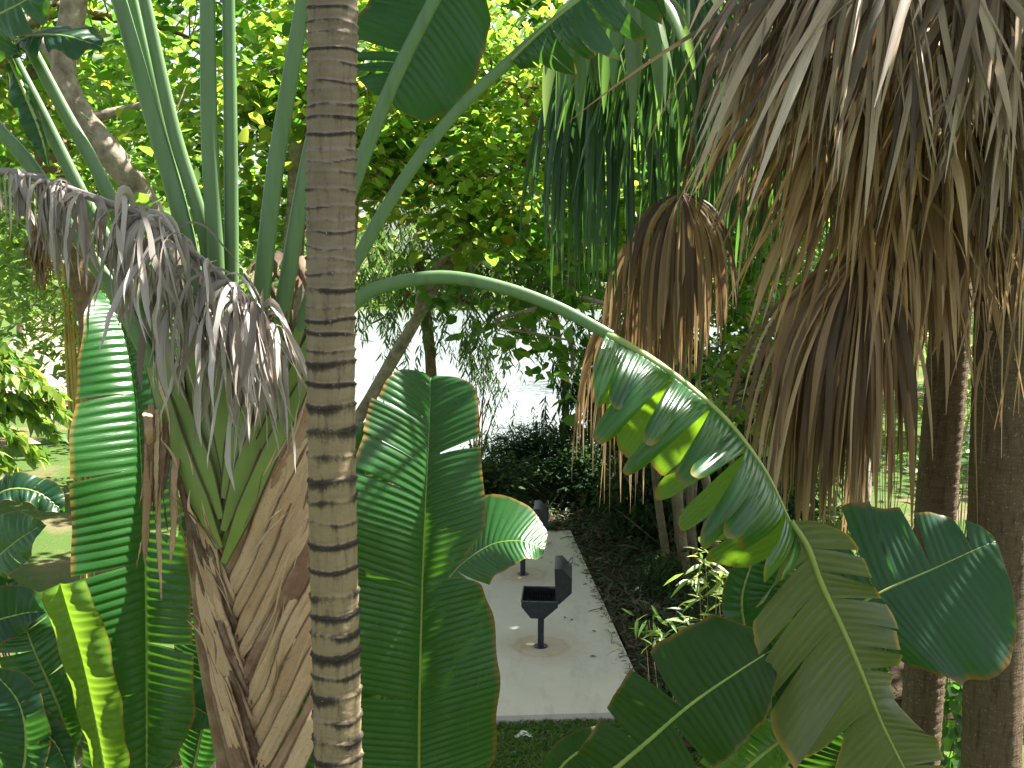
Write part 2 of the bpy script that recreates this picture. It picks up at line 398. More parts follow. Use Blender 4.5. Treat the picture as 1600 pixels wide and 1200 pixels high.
def broad_leaf(parent, mat, ctrl, N, wl, wr, sweep=.22, fold=.35, droop=-.5, tears=((), ()), gap=.10, loberand=.25,
               pleat=.040, amp=.0046, rib=.013, label=None, name='leaf', seed=1, nv=13, ribmat='midrib', sag=0.0, edgew=.012, swexp=1.25, twist=.06, lenrand=.06, tipround=0.0):
    """ctrl: (px,py,Y) from base to tip.  N: facing vector or list per control point.  wl/wr: (t, pixels) left/right of the midrib seen from N"""
    R = np.random.default_rng(seed)
    pts = np.array([at(*c) for c in ctrl])
    hints = np.asarray(N, float)
    if hints.ndim == 1: hints = np.repeat(hints[None], len(pts), 0)
    Ys = np.array([c[2] for c in ctrl], float)[:, None]
    full = spline(np.hstack([pts, hints, Ys]), 300)
    P0, H0, Y0 = full[:, :3], full[:, 3:6], full[:, 6]
    L = np.r_[0, np.cumsum(np.linalg.norm(np.diff(P0, axis=0), axis=1))]; Lt = L[-1]; tt = L / Lt
    T0, N0, B0 = frames(P0, H0)
    npl = max(4, int(Lt / pleat))
    mb = MB()
    for si, (side, W) in enumerate(((-1, wl), (1, wr))):
        # B = T x N ; for T up and N towards camera (-Y): B = up x -Y = +X  (right)
        cuts = [0.0] + sorted(tears[si]) + [1.0]
        for a, b in zip(cuts[:-1], cuts[1:]):
            nu = max(6, int((b - a) * npl * 6))
            u = np.linspace(a, b, nu)
            v = np.linspace(0, 1, nv)
            dro = (droop if not (isinstance(fold, tuple) and fold[si] < -1) else -.15) + R.normal(0, loberand if not (isinstance(fold, tuple) and fold[si] < -1) else .08)
            rot = R.normal(0, loberand * .25)
            uc = (a + b) / 2
            ga = gap if a > 0 else 0.0
            gb = gap if b < 1 else 0.0
            g0 = R.uniform(.35, 1.2) * ga; g1 = R.uniform(.35, 1.2) * gb
            U = u[:, None] + (v[None, :] ** 1.6) * ((b - u)[:, None] * 0 + ((u - a) / (b - a) * (-g1) + (b - u) / (b - a) * g0)[:, None] * (b - a))
            w = prof(W, U.ravel()).reshape(U.shape) * (np.interp(U, tt, Y0) / FPX)
            w = w * (1 + edgew * np.sin(U * 47 + side) + edgew * .7 * np.sin(U * 17 + 2))
            if 0 < a or b < 1: w = w * R.uniform(1 - lenrand, 1 + lenrand)
            if tipround: w = w * (1 - tipround * np.abs(2 * (u - uc) / (b - a))[:, None] ** 3)
            def I(A): return np.stack([np.interp(U, tt, A[:, k]) for k in range(3)], -1)
            P, T, Nn, B = I(P0), I(T0), I(N0), I(B0)
            ang = (fold[si] if isinstance(fold, tuple) else fold) + dro * v
            cx = np.r_[0, np.cumsum(np.cos(ang[:-1]) * np.diff(v))]
            cz = np.r_[0, np.cumsum(np.sin(ang[:-1]) * np.diff(v))]
            X = side * (cx[None] * w)[..., None] * B + (cz[None] * w)[..., None] * Nn + (((sweep + rot) * v[None] ** swexp) * w)[..., None] * T
            ph = 2 * PI * npl * u[:, None] + .8 * np.sin(u[:, None] * 37)
            pl = (np.sin(ph) + .35 * np.sin(2 * ph + .6)) * amp * np.clip(v * 9, 0, 1) * (1 - .72 * v)[None]
            wav = .02 * np.sin(u[:, None] * 21 + si * 2) * v[None] ** 2
            G = P + X + (pl + wav)[..., None] * Nn
            G = G + (R.normal(0, twist) * (U - uc) * Lt * v[None] ** 1.3)[..., None] * Nn
            G[..., 2] -= sag * (v[None] ** 2) * w
            mb.grid(G, .5, np.repeat(u * Lt, nv), np.tile(v, nu))
    props = {'label': label} if label else {}
    o = mb.build(name, mat, parent, **props)
    rb = MB(); n = 60
    ix = np.linspace(0, 299, n).astype(int); Pm, Hm, Nm = P0[ix], H0[ix], N0[ix]
    tube(rb, Pm - Nm * .002, np.linspace(rib, rib * .22, n), 8, .8, Hm)
    rb.build('midrib', M[ribmat], o)
    return o

def fan_frond(parent, mat, hub, axis, normal, length, nseg=34, spread=1.25, grav=2.4, wmax=.045, tints=(0, 1), seed=1, name='dead_frond',
              label=None, petiole_from=None, stiff=.25, jit=.25, n=13, petmat=None, bend=None, mess=.03):
    R = np.random.default_rng(seed)
    axis = nrm(axis); normal = nrm(np.asarray(normal) - axis * np.dot(normal, axis)); side = np.cross(axis, normal)
    mb = MB()
    for k in range(nseg):
        th = (k / (nseg - 1) * 2 - 1) * spread + R.normal(0, mess)
        d = axis * math.cos(th) + side * math.sin(th) + normal * R.normal(.05, .06 + mess)
        tang = -axis * math.sin(th) + side * math.cos(th)
        Lk = length * R.uniform(.72, 1.08) * (1 - .22 * abs(th / spread) ** 2)
        ds = Lk / (n - 1)
        P = [np.asarray(hub, float)]; D = nrm(d); g = grav * R.uniform(.6, 1.4)
        sway = np.array([R.normal(0, jit), R.normal(0, jit), 0]); kink = R.integers(3, n) if R.random() < mess * 1.2 else 99; kd = R.normal(0, .28, 3)
        for i in range(n - 1):
            s = (i + 1) / (n - 1)
            D = nrm(D + (np.array([0, 0, -1.]) * g * (max(0, s - stiff) ** .7) + sway * (.4 + s) * math.sin(s * 5 + k)) * (1.6 / (n - 1)))
            if i == kink: D = nrm(D + kd)
            P.append(P[-1] + D * ds)
        P = np.array(P); s = np.linspace(0, 1, n)
        w = np.minimum(s * length * (2 * spread / nseg) * 1.15 + .004, wmax) * (1 - (np.clip(s - .45, 0, 1) / .55) ** 1.5) + .002
        w = w * (R.uniform(.8, 1.15) if mess < .05 else R.uniform(.45, 1.35))
        tw = R.normal(0, .5 + mess * 12)
        H = nrm(np.cross(np.broadcast_to(tang, P.shape), np.gradient(P, axis=0)))
        tg = np.broadcast_to(tang, P.shape)
        H = H * np.cos(tw * s)[:, None] + tg * np.sin(tw * s)[:, None]
        ribbon(mb, P, w, H, fold=R.uniform(.08, .28), k=3, tint=(R.uniform(*tints) if mess < .05 else tints[0] + (tints[1] - tints[0]) * R.beta(.75, .75)))
    o = mb.build(name, mat, parent, **({'label': label} if label else {}))
    if petiole_from is not None:
        pm = MB()
        a, b = np.asarray(petiole_from, float), np.asarray(hub, float)
        m = (a + b) / 2 + np.array([0, 0, .12 if bend is None else bend])
        tube(pm, spline([a, m, b], 16), np.linspace(.022, .013, 16), 7)
        pm.build('petiole', petmat or M['bark_brown'], o)
    return o

LEAF_ROUND = (np.array([[0, 0, 0], [-.40, .26, .07], [-.34, .66, .04], [0, 1, -.08], [.34, .66, .04], [.40, .26, .07], [0, .3, 0], [0, .68, -.01]], float),
              [[6, 5, 4, 7], [1, 6, 7, 2]], [[0, 5, 6], [0, 6, 1], [7, 4, 3], [2, 7, 3]])
LEAF_NARROW = (np.array([[0, 0, 0], [-.085, .35, .02], [0, .35, 0], [.085, .35, .02], [-.06, .7, -.03], [0, .7, -.05], [.06, .7, -.03], [0, 1, -.14]], float),
               [[1, 2, 5, 4], [2, 3, 6, 5]], [[0, 2, 1], [0, 3, 2], [4, 5, 7], [5, 6, 7]])
LEAF_OVAL = (np.array([[0, 0, 0], [-.2, .4, .04], [0, .5, 0], [.2, .4, .04], [0, 1, -.05]], float), [[0, 3, 2, 1], [1, 2, 3, 4]], [])

def leaves(mb, P, axis, up, size, tint, tpl=LEAF_ROUND):
    """P (n,3) leaf bases; axis base->tip ; up rough normal ; size (n,) ; one leaf each"""
    V, Q, Tr = tpl
    a = nrm(axis); nn = nrm(up - a * (up * a).sum(1, keepdims=True)); s = np.cross(a, nn)
    G = P[:, None] + (V[None, :, 0:1] * s[:, None] + V[None, :, 1:2] * a[:, None] + V[None, :, 2:3] * nn[:, None]) * size[:, None, None]
    k, n = len(V), len(P)
    off = (np.arange(n) * k)[:, None, None]
    q = (np.asarray(Q)[None] + off).reshape(-1, 4) if len(Q) else None
    t = (np.asarray(Tr)[None] + off).reshape(-1, 3) if len(Tr) else None
    mb.add(G.reshape(-1, 3), q, t, np.repeat(tint, k))

def crown_leaves(mb, centers, per, rad, size, R, tpl=LEAF_ROUND, droop=.5, tint=(0.1, .75), hang=0.0, upbias=1.0, flat=.7):
    nC = len(centers)
    P = np.repeat(centers, per, 0)
    n = len(P)
    P = P + R.normal(0, 1, (n, 3)) * np.array([rad, rad, rad * flat])
    if hang and droop >= 1.2:       # leaves strung along thin hanging twigs
        hp_ = max(per // 2, 2); ts = np.tile(np.linspace(0, 1, hp_), n // hp_ + 2)[:n]
        ns = n // max(per // 2, 2) + 1
        rid = np.minimum(np.arange(n) // max(per // 2, 2), ns - 1)
        o2 = R.normal(0, 1, (ns, 3)) * rad; dr = R.normal(0, .22, (ns, 2)); ll = R.uniform(1.2, 3.2, ns) * hang
        P = np.repeat(centers, per, 0) + o2[rid] + np.stack([dr[rid, 0] * ts ** 2 * ll[rid], dr[rid, 1] * ts ** 2 * ll[rid], -ts * ll[rid]], 1) + R.normal(0, .012, (n, 3))
    elif hang: P[:, 2] -= np.abs(R.normal(0, hang, n))
    az = R.uniform(0, 2 * PI, n)
    ax = np.stack([np.cos(az), np.sin(az), -droop + R.normal(0, .35, n)], 1)
    up = np.stack([R.normal(0, .45, n), R.normal(0, .45, n), np.full(n, upbias)], 1)
    ct = np.repeat(R.uniform(tint[0], tint[1], nC), per)
    tn = np.clip(ct + R.normal(0, .13, n), 0, .78)
    tn = np.where(R.random(n) < .006, R.uniform(.85, 1, n), tn)
    leaves(mb, P, ax, up, R.uniform(size[0], size[1], n), tn, tpl)

def tree(name, label, cat, base, trunk_pts, trunk_r, blobs, nclus, per, mat, size=(.12, .22), tpl=LEAF_ROUND, group=None, seed=1, bark='bark',
         rad=.33, droop=.5, tint=(.1, .75), hang=0, limbs=(), twig=.011, upbias=1.0, shell=.35, flat=.7, trunk_k=12):
    """trunk_pts world polyline; blobs = list of (center, radii); clusters of leaves hung on twigs"""
    R = np.random.default_rng(seed)
    root = thing(name, label, cat, base, group)
    tb = MB()
    tp = spline(trunk_pts, 40)
    rr = np.linspace(trunk_r[0], trunk_r[1], 40) * (1 + .06 * np.sin(np.arange(40) * .9) + R.normal(0, .02, 40))
    tube(tb, tp, rr, trunk_k)
    anchors = [tp[14:]]
    for lp, r0 in limbs:
        l = spline(lp, 24); tube(tb, l, np.linspace(r0, r0 * .3, 24), 8); anchors.append(l[6:])
    A = np.vstack(anchors)
    vol = np.array([b[1][0] * b[1][1] * b[1][2] for b in blobs]); cnt = np.maximum(1, (vol / vol.sum() * nclus)).astype(int)
    cs = []
    for (c, r), k in zip(blobs, cnt):
        d = nrm(R.normal(0, 1, (k, 3))); m = R.uniform(shell, 1, (k, 1)) ** .6
        cs.append(np.asarray(c) + d * m * np.asarray(r))
    cs = np.vstack(cs)
    # main limbs to blobs
    for (c, r) in blobs:
        i = np.argmin(((A - np.asarray(c)) ** 2).sum(1)); a = A[i]
        mdl = (a + np.asarray(c)) / 2 + R.normal(0, .25, 3) - np.array([0, 0, .15])
        l = spline([a, mdl, c], 18); tube(tb, l, np.linspace(trunk_r[1] * .55, .012, 18), 7); A = np.vstack([A, l[5:]])
    if twig:
        for c in cs[R.random(len(cs)) < .75]:
            i = np.argmin(((A - c) ** 2).sum(1)); a = A[i]
            md = (a + c) / 2 + R.normal(0, .12, 3)
            l = spline([a, md, c], 7); tube(tb, l, np.linspace(twig, twig * .4, 7), 4, cap=False)
    tb.build('trunk', M[bark], root)
    cb = MB()
    crown_leaves(cb, cs, per, rad, size, R, tpl, droop, tint, hang, upbias, flat)
    cb.build('crown', mat, root)
    return root

# ------------------------------------------------------------------ the place
PADZ = 0.10
GRILLS = [gnd(845, 1010, PADZ), gnd(817, 897, PADZ)]
make_materials()

# ---- setting: ground, pad, water, path
def ground_sheet():
    mb = MB()
    xs = np.r_[np.linspace(-400, -30, 12), np.linspace(-28, 28, 80), np.linspace(30, 400, 12)]
    ys = np.r_[np.linspace(-30, 2, 8), np.linspace(3, 60, 90), np.linspace(64, 600, 30)]
    X, Y = np.meshgrid(xs, ys, indexing='ij')
    Z = .03 * np.sin(X * 1.3 + Y * .7) + .02 * np.sin(X * 2.9 - Y * 1.9) - .05
    Z = np.where((Y > 27.3) & (X > -.19 * Y - .6) & (X < 9 + (Y - 27) * .3) & (Y < 97), -.9, Z)
    Z = np.where((Y > 96), .5, Z)
    mb.grid(np.stack([X, Y, Z], -1))
    mb.build('ground', M['ground'], kind='structure')
ground_sheet()

def pad():
    mb = MB()
    a = math.atan((691 - 800) / FPX)
    c0 = gnd(874, 1128); c1 = gnd(874 - .248 * 290, 838)
    d = nrm(c1 - c0); r = np.array([d[1], -d[0], 0])
    hw = 1.13
    P = [c0 - r * hw, c0 + r * hw, c1 + r * hw, c1 - r * hw]
    P = [np.array([p[0], p[1], 0]) for p in P]
    n = 30
    top = np.array([[P[0] * (1 - i / n) * (1 - j / 8) + P[1] * (1 - i / n) * (j / 8) + P[2] * (i / n) * (j / 8) + P[3] * (i / n) * (1 - j / 8) for j in range(9)] for i in range(n + 1)])
    top[..., 2] = PADZ
    mb.grid(top)
    for a_, b_ in ((0, 1), (1, 2), (2, 3), (3, 0)):
        V = np.array([P[a_], P[b_], P[b_], P[a_]]); V[:2, 2] = -.2; V[2:, 2] = PADZ
        mb.add(V, [[0, 1, 2, 3]])
    mb.build('concrete_pad', M['concrete'], smooth=False, kind='structure')
    return P, d, r
PADP, PADD, PADR = pad()

mb = MB()
shore = [(-7.5, 27.5), (-5, 26.8), (-2, 26.5), (1, 26.6), (4, 26.6), (8.5, 26.8)]
xs = np.linspace(-7.3, 8.6, 40)
ysh = np.interp(xs, [s[0] for s in shore], [s[1] for s in shore]) + .15 * np.sin(xs * 3)
G = np.stack([np.stack([np.interp(f, [0, 1], [x, -20 + (x + 7.3) / 15.9 * 52]) * np.ones(1), (y * (1 - f) + 98 * f) * np.ones(1), np.full(1, .035)], -1)[0] for x, y in zip(xs, ysh) for f in np.linspace(0, 1, 14)]).reshape(40, 14, 3)
mb.grid(G); mb.build('lake_water', M['water'], kind='structure')

mb = MB()
pp = spline([(*gnd(15, 640)[:2], .03), (*gnd(75, 560)[:2], .03), (*gnd(78, 500)[:2], .03), (*gnd(70, 470)[:2], .03)], 30)
ribbon(mb, pp, np.linspace(5.0, 3.2, 30), (0, 0, 1), k=5); mb.build('dirt_path', M['path'], kind='structure')

# bare shaded soil strip beside the pad
mb = MB()
s0 = PADP[1] + PADR * .03 - PADD * .8; s1 = PADP[2] + PADD * 5.5 - PADR * 1.2
n = 24
G = np.zeros((n, 14, 3))
for i in range(n):
    b = PADP[1] + PADR * .04 + PADD * (-.9 + 15.0 * i / (n - 1))
    for j in range(14):
        p = b + PADR * (j / 13 * 7.5); p = b + PADR * (j / 13 * (3.9 + .5 * math.sin(i * 1.7) + .4 * math.sin(i * 3.1 + 1))); G[i, j] = p; G[i, j, 2] = .05 + .05 * math.sin(p[0] * 3 + p[1] * 2) + .02 * j
mb.grid(G)
G = np.zeros((14, 14, 3))
for i in range(14):
    for j in range(14):
        p = PADP[3] + PADD * (.03 + 6.2 * i / 13) + PADR * (-2.2 + (PADP[2] - PADP[3]).dot(PADR) * 1.02 * j / 13 + 2.2 * j / 13); G[i, j] = p; G[i, j, 2] = .045 + .03 * math.sin(p[0] * 3 + p[1] * 2)
mb.grid(G); mb.build('soil', M['soil'], kind='structure')

# ---- grills
def trough(mb, prof_out, y0, y1, th, closed_rim=True):
    """open-topped sheet-metal trough; prof_out: (x,z) polyline from one rim edge to the other"""
    p = np.asarray(prof_out, float); c = p.mean(0)
    T = nrm(np.gradient(p, axis=0)); Nn = np.stack([-T[:, 1], T[:, 0]], 1)
    if (Nn[len(p) // 2] * (c - p[len(p) // 2])).sum() < 0: Nn = -Nn
    q = p + Nn * th
    P3 = lambda a, y: np.stack([a[:, 0], np.full(len(a), y), a[:, 1]], 1)
    ys = [y0, y0 + th, y1 - th, y1]
    mb.grid(np.stack([P3(p, y) for y in (y0, y1)]))
    mb.grid(np.stack([P3(q, y) for y in (ys[1], ys[2])]))
    for y in ys:
        a = p if y in (y0, y1) else q
        V = np.vstack([P3(a, y), [[a[:, 0].mean(), y, a[:, 1].mean()]]])
        k = len(a)
        mb.add(V, None, [[i, i + 1, k] for i in range(k - 1)] + [[k - 1, 0, k]])
    for i in (0, -1):   # rim strips
        mb.add([[p[i, 0], y0, p[i, 1]], [p[i, 0], y1, p[i, 1]], [q[i, 0], ys[2], q[i, 1]], [q[i, 0], ys[1], q[i, 1]]], [[0, 1, 2, 3]])
    for ya, yb in ((y0, ys[1]), (y1, ys[2])):
        mb.add([[p[0, 0], ya, p[0, 1]], [p[-1, 0], ya, p[-1, 1]], [q[-1, 0], yb, q[-1, 1]], [q[0, 0], yb, q[0, 1]]], [[0, 1, 2, 3]])

def grill(base, label, yaw):
    root = thing('park_grill', label, 'grill', base, 'pedestal grills on the concrete pad')
    ca, sa = math.cos(yaw), math.sin(yaw)
    def tr(mb):
        for V in mb.v:
            x, y = V[:, 0].copy(), V[:, 1].copy()
            V[:, 0] = base[0] + x * ca + y * sa; V[:, 1] = base[1] - x * sa + y * ca; V[:, 2] += base[2]
        return mb
    k = 1 / 4.445 / 103
    X = lambda px: (px - 380) * k
    Z = lambda py: (1072 - py) * k / .955
    m = MB(); tube(m, [(0, 0, -.03), (0, 0, .2), (0, 0, Z(840))], .044, 16); tube(m, [(0, 0, .004), (0, 0, .012)], .1, 16)
    tr(m).build('post', M['steel'], root)
    m = MB(); d = .31
    trough(m, [(X(262), Z(742)), (X(262), Z(775)), (X(320), Z(845)), (X(405), Z(847)), (X(490), Z(775)), (X(490), Z(748))], -d, d, .012)
    bowl = tr(m).build('firebox', M['steel'], root, smooth=False)
    m = MB()
    for i in range(13):
        x = X(278) + (X(470) - X(278)) * i / 12
        tube(m, [(x, -d + .02, Z(765)), (x, d - .02, Z(765))], .005, 5)
    for y in (-.2, 0, .2): tube(m, [(X(272), y, Z(768)), (X(478), y, Z(768))], .006, 5)
    tr(m).build('grate', M['grate_dark'], bowl)
    m = MB()   # rolled rim bars
    for x0, x1, y0, y1 in ((262, 490, -d, -d), (262, 490, d, d), (262, 262, -d, d)):
        tube(m, [(X(x0), y0, Z(741)), (X(x1), y1, Z(741))], .011, 6)
    tr(m).build('rim', M['steel_worn'], bowl)
    m = MB()
    trough(m, [(X(467), Z(541)), (X(512), Z(536)), (X(576), Z(600)), (X(575), Z(685)), (X(497), Z(757)), (X(476), Z(752))], -d, d, .012)
    lid = tr(m).build('lid', M['steel'], root, smooth=False)
    m = MB(); tube(m, spline([(X(545), -.12, Z(560)), (X(575), -.12, Z(525)), (X(575), .12, Z(525)), (X(545), .12, Z(560))], 24), .008, 6)
    tr(m).build('handle', M['steel_worn'], lid)
    m = MB(); tube(m, [(X(484), -d * .9, Z(752)), (X(484), d * .9, Z(752))], .013, 8); tr(m).build('hinge', M['steel_worn'], root)
grill(GRILLS[0], 'black steel pedestal grill with open lid in front, whole post in view', .06)
grill(GRILLS[1], 'black pedestal grill behind, half hidden by the sunlit leaf tip', .06)

# litter
def scrap(px, py, s, mat, name, label, seed):
    R = np.random.default_rng(seed); c = gnd(px, py, .0)
    mb = MB(); n = 9
    x = np.linspace(-1, 1, n); Xg, Yg = np.meshgrid(x, x, indexing='ij')
    Zg = .35 * R.random((n, n)) + .25 * (1 - Xg ** 2)
    ang = np.arctan2(Yg, Xg); rr = np.maximum(abs(Xg), abs(Yg)) * (1 + .25 * np.sin(ang * 3 + seed))
    P = np.stack([np.cos(ang) * rr * s * 1.4, np.sin(ang) * rr * s, Zg * s], -1) + c
    mb.grid(P); o = mb.build(name, mat); o['label'] = label; o['category'] = 'litter'
scrap(818, 1150, .07, M['scrap'], 'paper_scrap', 'crumpled white paper scrap lying on the grass below the concrete pad', 3)
scrap(803, 1176, .022, M['scrap_blue'], 'plastic_scrap', 'tiny bright blue plastic scrap on the grass near the bottom edge', 5)

# ---- slim ringed palm in front
def slim_palm():
    Y = 3.9
    c = np.array([at(x, y, Y) for x, y in ((519, -1900), (519, -1200), (519, -500), (519, -100), (519, 60), (517, 240), (516, 500), (518, 700), (520, 830), (524, 1000), (528, 1200), (533, 1400))])
    base = c[-1] + (c[-1] - c[-2]) * 0; base = np.array([base[0] + .03, Y, 0.])
    root = thing('ringed_palm_tree', 'slim palm with grey ringed trunk standing upright in front of everything', 'palm tree', base)
    c = np.vstack([c, [base[0], Y, 1.5], base])
    n = 2000; P = spline(c, n); z = P[:, 2]; k = 72
    a = np.linspace(0, 2 * PI, k, endpoint=False)
    R = np.random.default_rng(4)
    zc = [0.0]
    while zc[-1] < z.max() + .2:
        t = np.clip((zc[-1] - 3.8) / 2.6, 0, 1)
        zc.append(zc[-1] + (R.uniform(.072, .105) if zc[-1] < 5.1 else R.uniform(.036, .066)))
    zc = np.array(zc); m = len(zc)
    low = np.clip((5.7 - zc) / .8, 0, 1)
    strength = np.where(R.random(m) < .34 + .6 * low, R.uniform(.75, 1, m), R.uniform(.25, .7, m))
    wid = (.007 + .017 * low) * R.uniform(.6, 1.4, m) * np.where(strength > .5, 1, .5)
    amp = R.uniform(.003, .010, m); ph = R.uniform(0, 6.28, m); ph2 = R.uniform(0, 6.28, m)
    rad0 = np.interp(z, [0, 2.5, 3.8, 5.0, 6.8, 11], [.115, .098, .094, .090, .089, .07])
    Zg = z[:, None] + 0 * a[None]
    scar = np.zeros((n, k)); dr = np.zeros((n, k))
    for i in range(m):
        off = zc[i] + amp[i] * np.sin(a + ph[i]) + amp[i] * .5 * np.sin(3 * a + ph2[i])
        dz = Zg - off[None]
        part = np.clip(.8 + .55 * np.sin(a + ph2[i]) + .3 * np.sin(3 * a + ph[i]), .15, 1)[None]
        scar = np.maximum(scar, strength[i] * part * np.exp(-np.where(dz > 0, dz / (wid[i] * .35), dz / wid[i]) ** 2))
        dr += (.0045 * np.exp(-(dz / .006) ** 2) - .002 * np.exp(-((dz - .012) / .008) ** 2)) * (.4 + strength[i])
        dn = np.clip(np.sin(a * 23 + ph[i]) + np.sin(a * 41 + ph2[i]) * .8 - .4, 0, 1)[None] * np.clip(np.sin(a * 3 + ph2[i]) + .4, 0, 1)[None]
        scar = np.maximum(scar, .55 * strength[i] * (.3 + .7 * low[i]) * dn * np.where((dz < 0) & (dz > -.08), np.exp(dz / .022), 0))
        # slight flare below every ring
        dr += np.where((dz < 0) & (dz > -.06), .0042 * np.exp(dz / .025), 0)
    r = rad0[:, None] + dr + .0018 * np.sin(a * 5 + 1)[None] + .0012 * R.normal(0, 1, (n, k)) * .5
    G = P[:, None] + np.stack([np.cos(a)[None] * r, np.sin(a)[None] * r, 0 * r], -1)
    mb = MB(); mb.grid(G, scar.ravel(), np.repeat(z, k), np.tile(a, n), closed=True)
    mb.build('trunk', M['ring_bark'], root)
    top = P[0]
    # crown shaft and pinnate fronds, above the frame
    R = np.random.default_rng(12)
    for i in range(9):
        az = i * 2.4 + .4; el = R.uniform(.2, 1.0)
        p = [top]; d = np.array([math.cos(az) * math.cos(el), math.sin(az) * math.cos(el), math.sin(el)])
        for s in range(12):
            d = nrm(d + np.array([0, 0, -.13])); p.append(p[-1] + d * .16)
        p = np.array(p); mb = MB(); tube(mb, p, np.linspace(.02, .006, len(p)), 6)
        for s in range(2, 12):
            for f in (0, .33, .66):
                b = p[s] * (1 - f) + p[min(s + 1, 12)] * f; T = nrm(p[min(s + 1, 12)] - p[s]); Sd = nrm(np.cross(T, [0, 0, 1.]))
                for sd in (-1, 1):
                    e = nrm(Sd * sd * 1 + T * .5 + np.array([0, 0, -.25])); q = np.array([b, b + e * .25, b + e * .48 + np.array([0, 0, -.08])])
                    ribbon(mb, q, [.028, .03, .003], nrm(np.cross(e, T)) + .01, k=3, fold=.15, tint=R.uniform(.3, .8))
        mb.build('frond', M['green_fan'], root)
slim_palm()

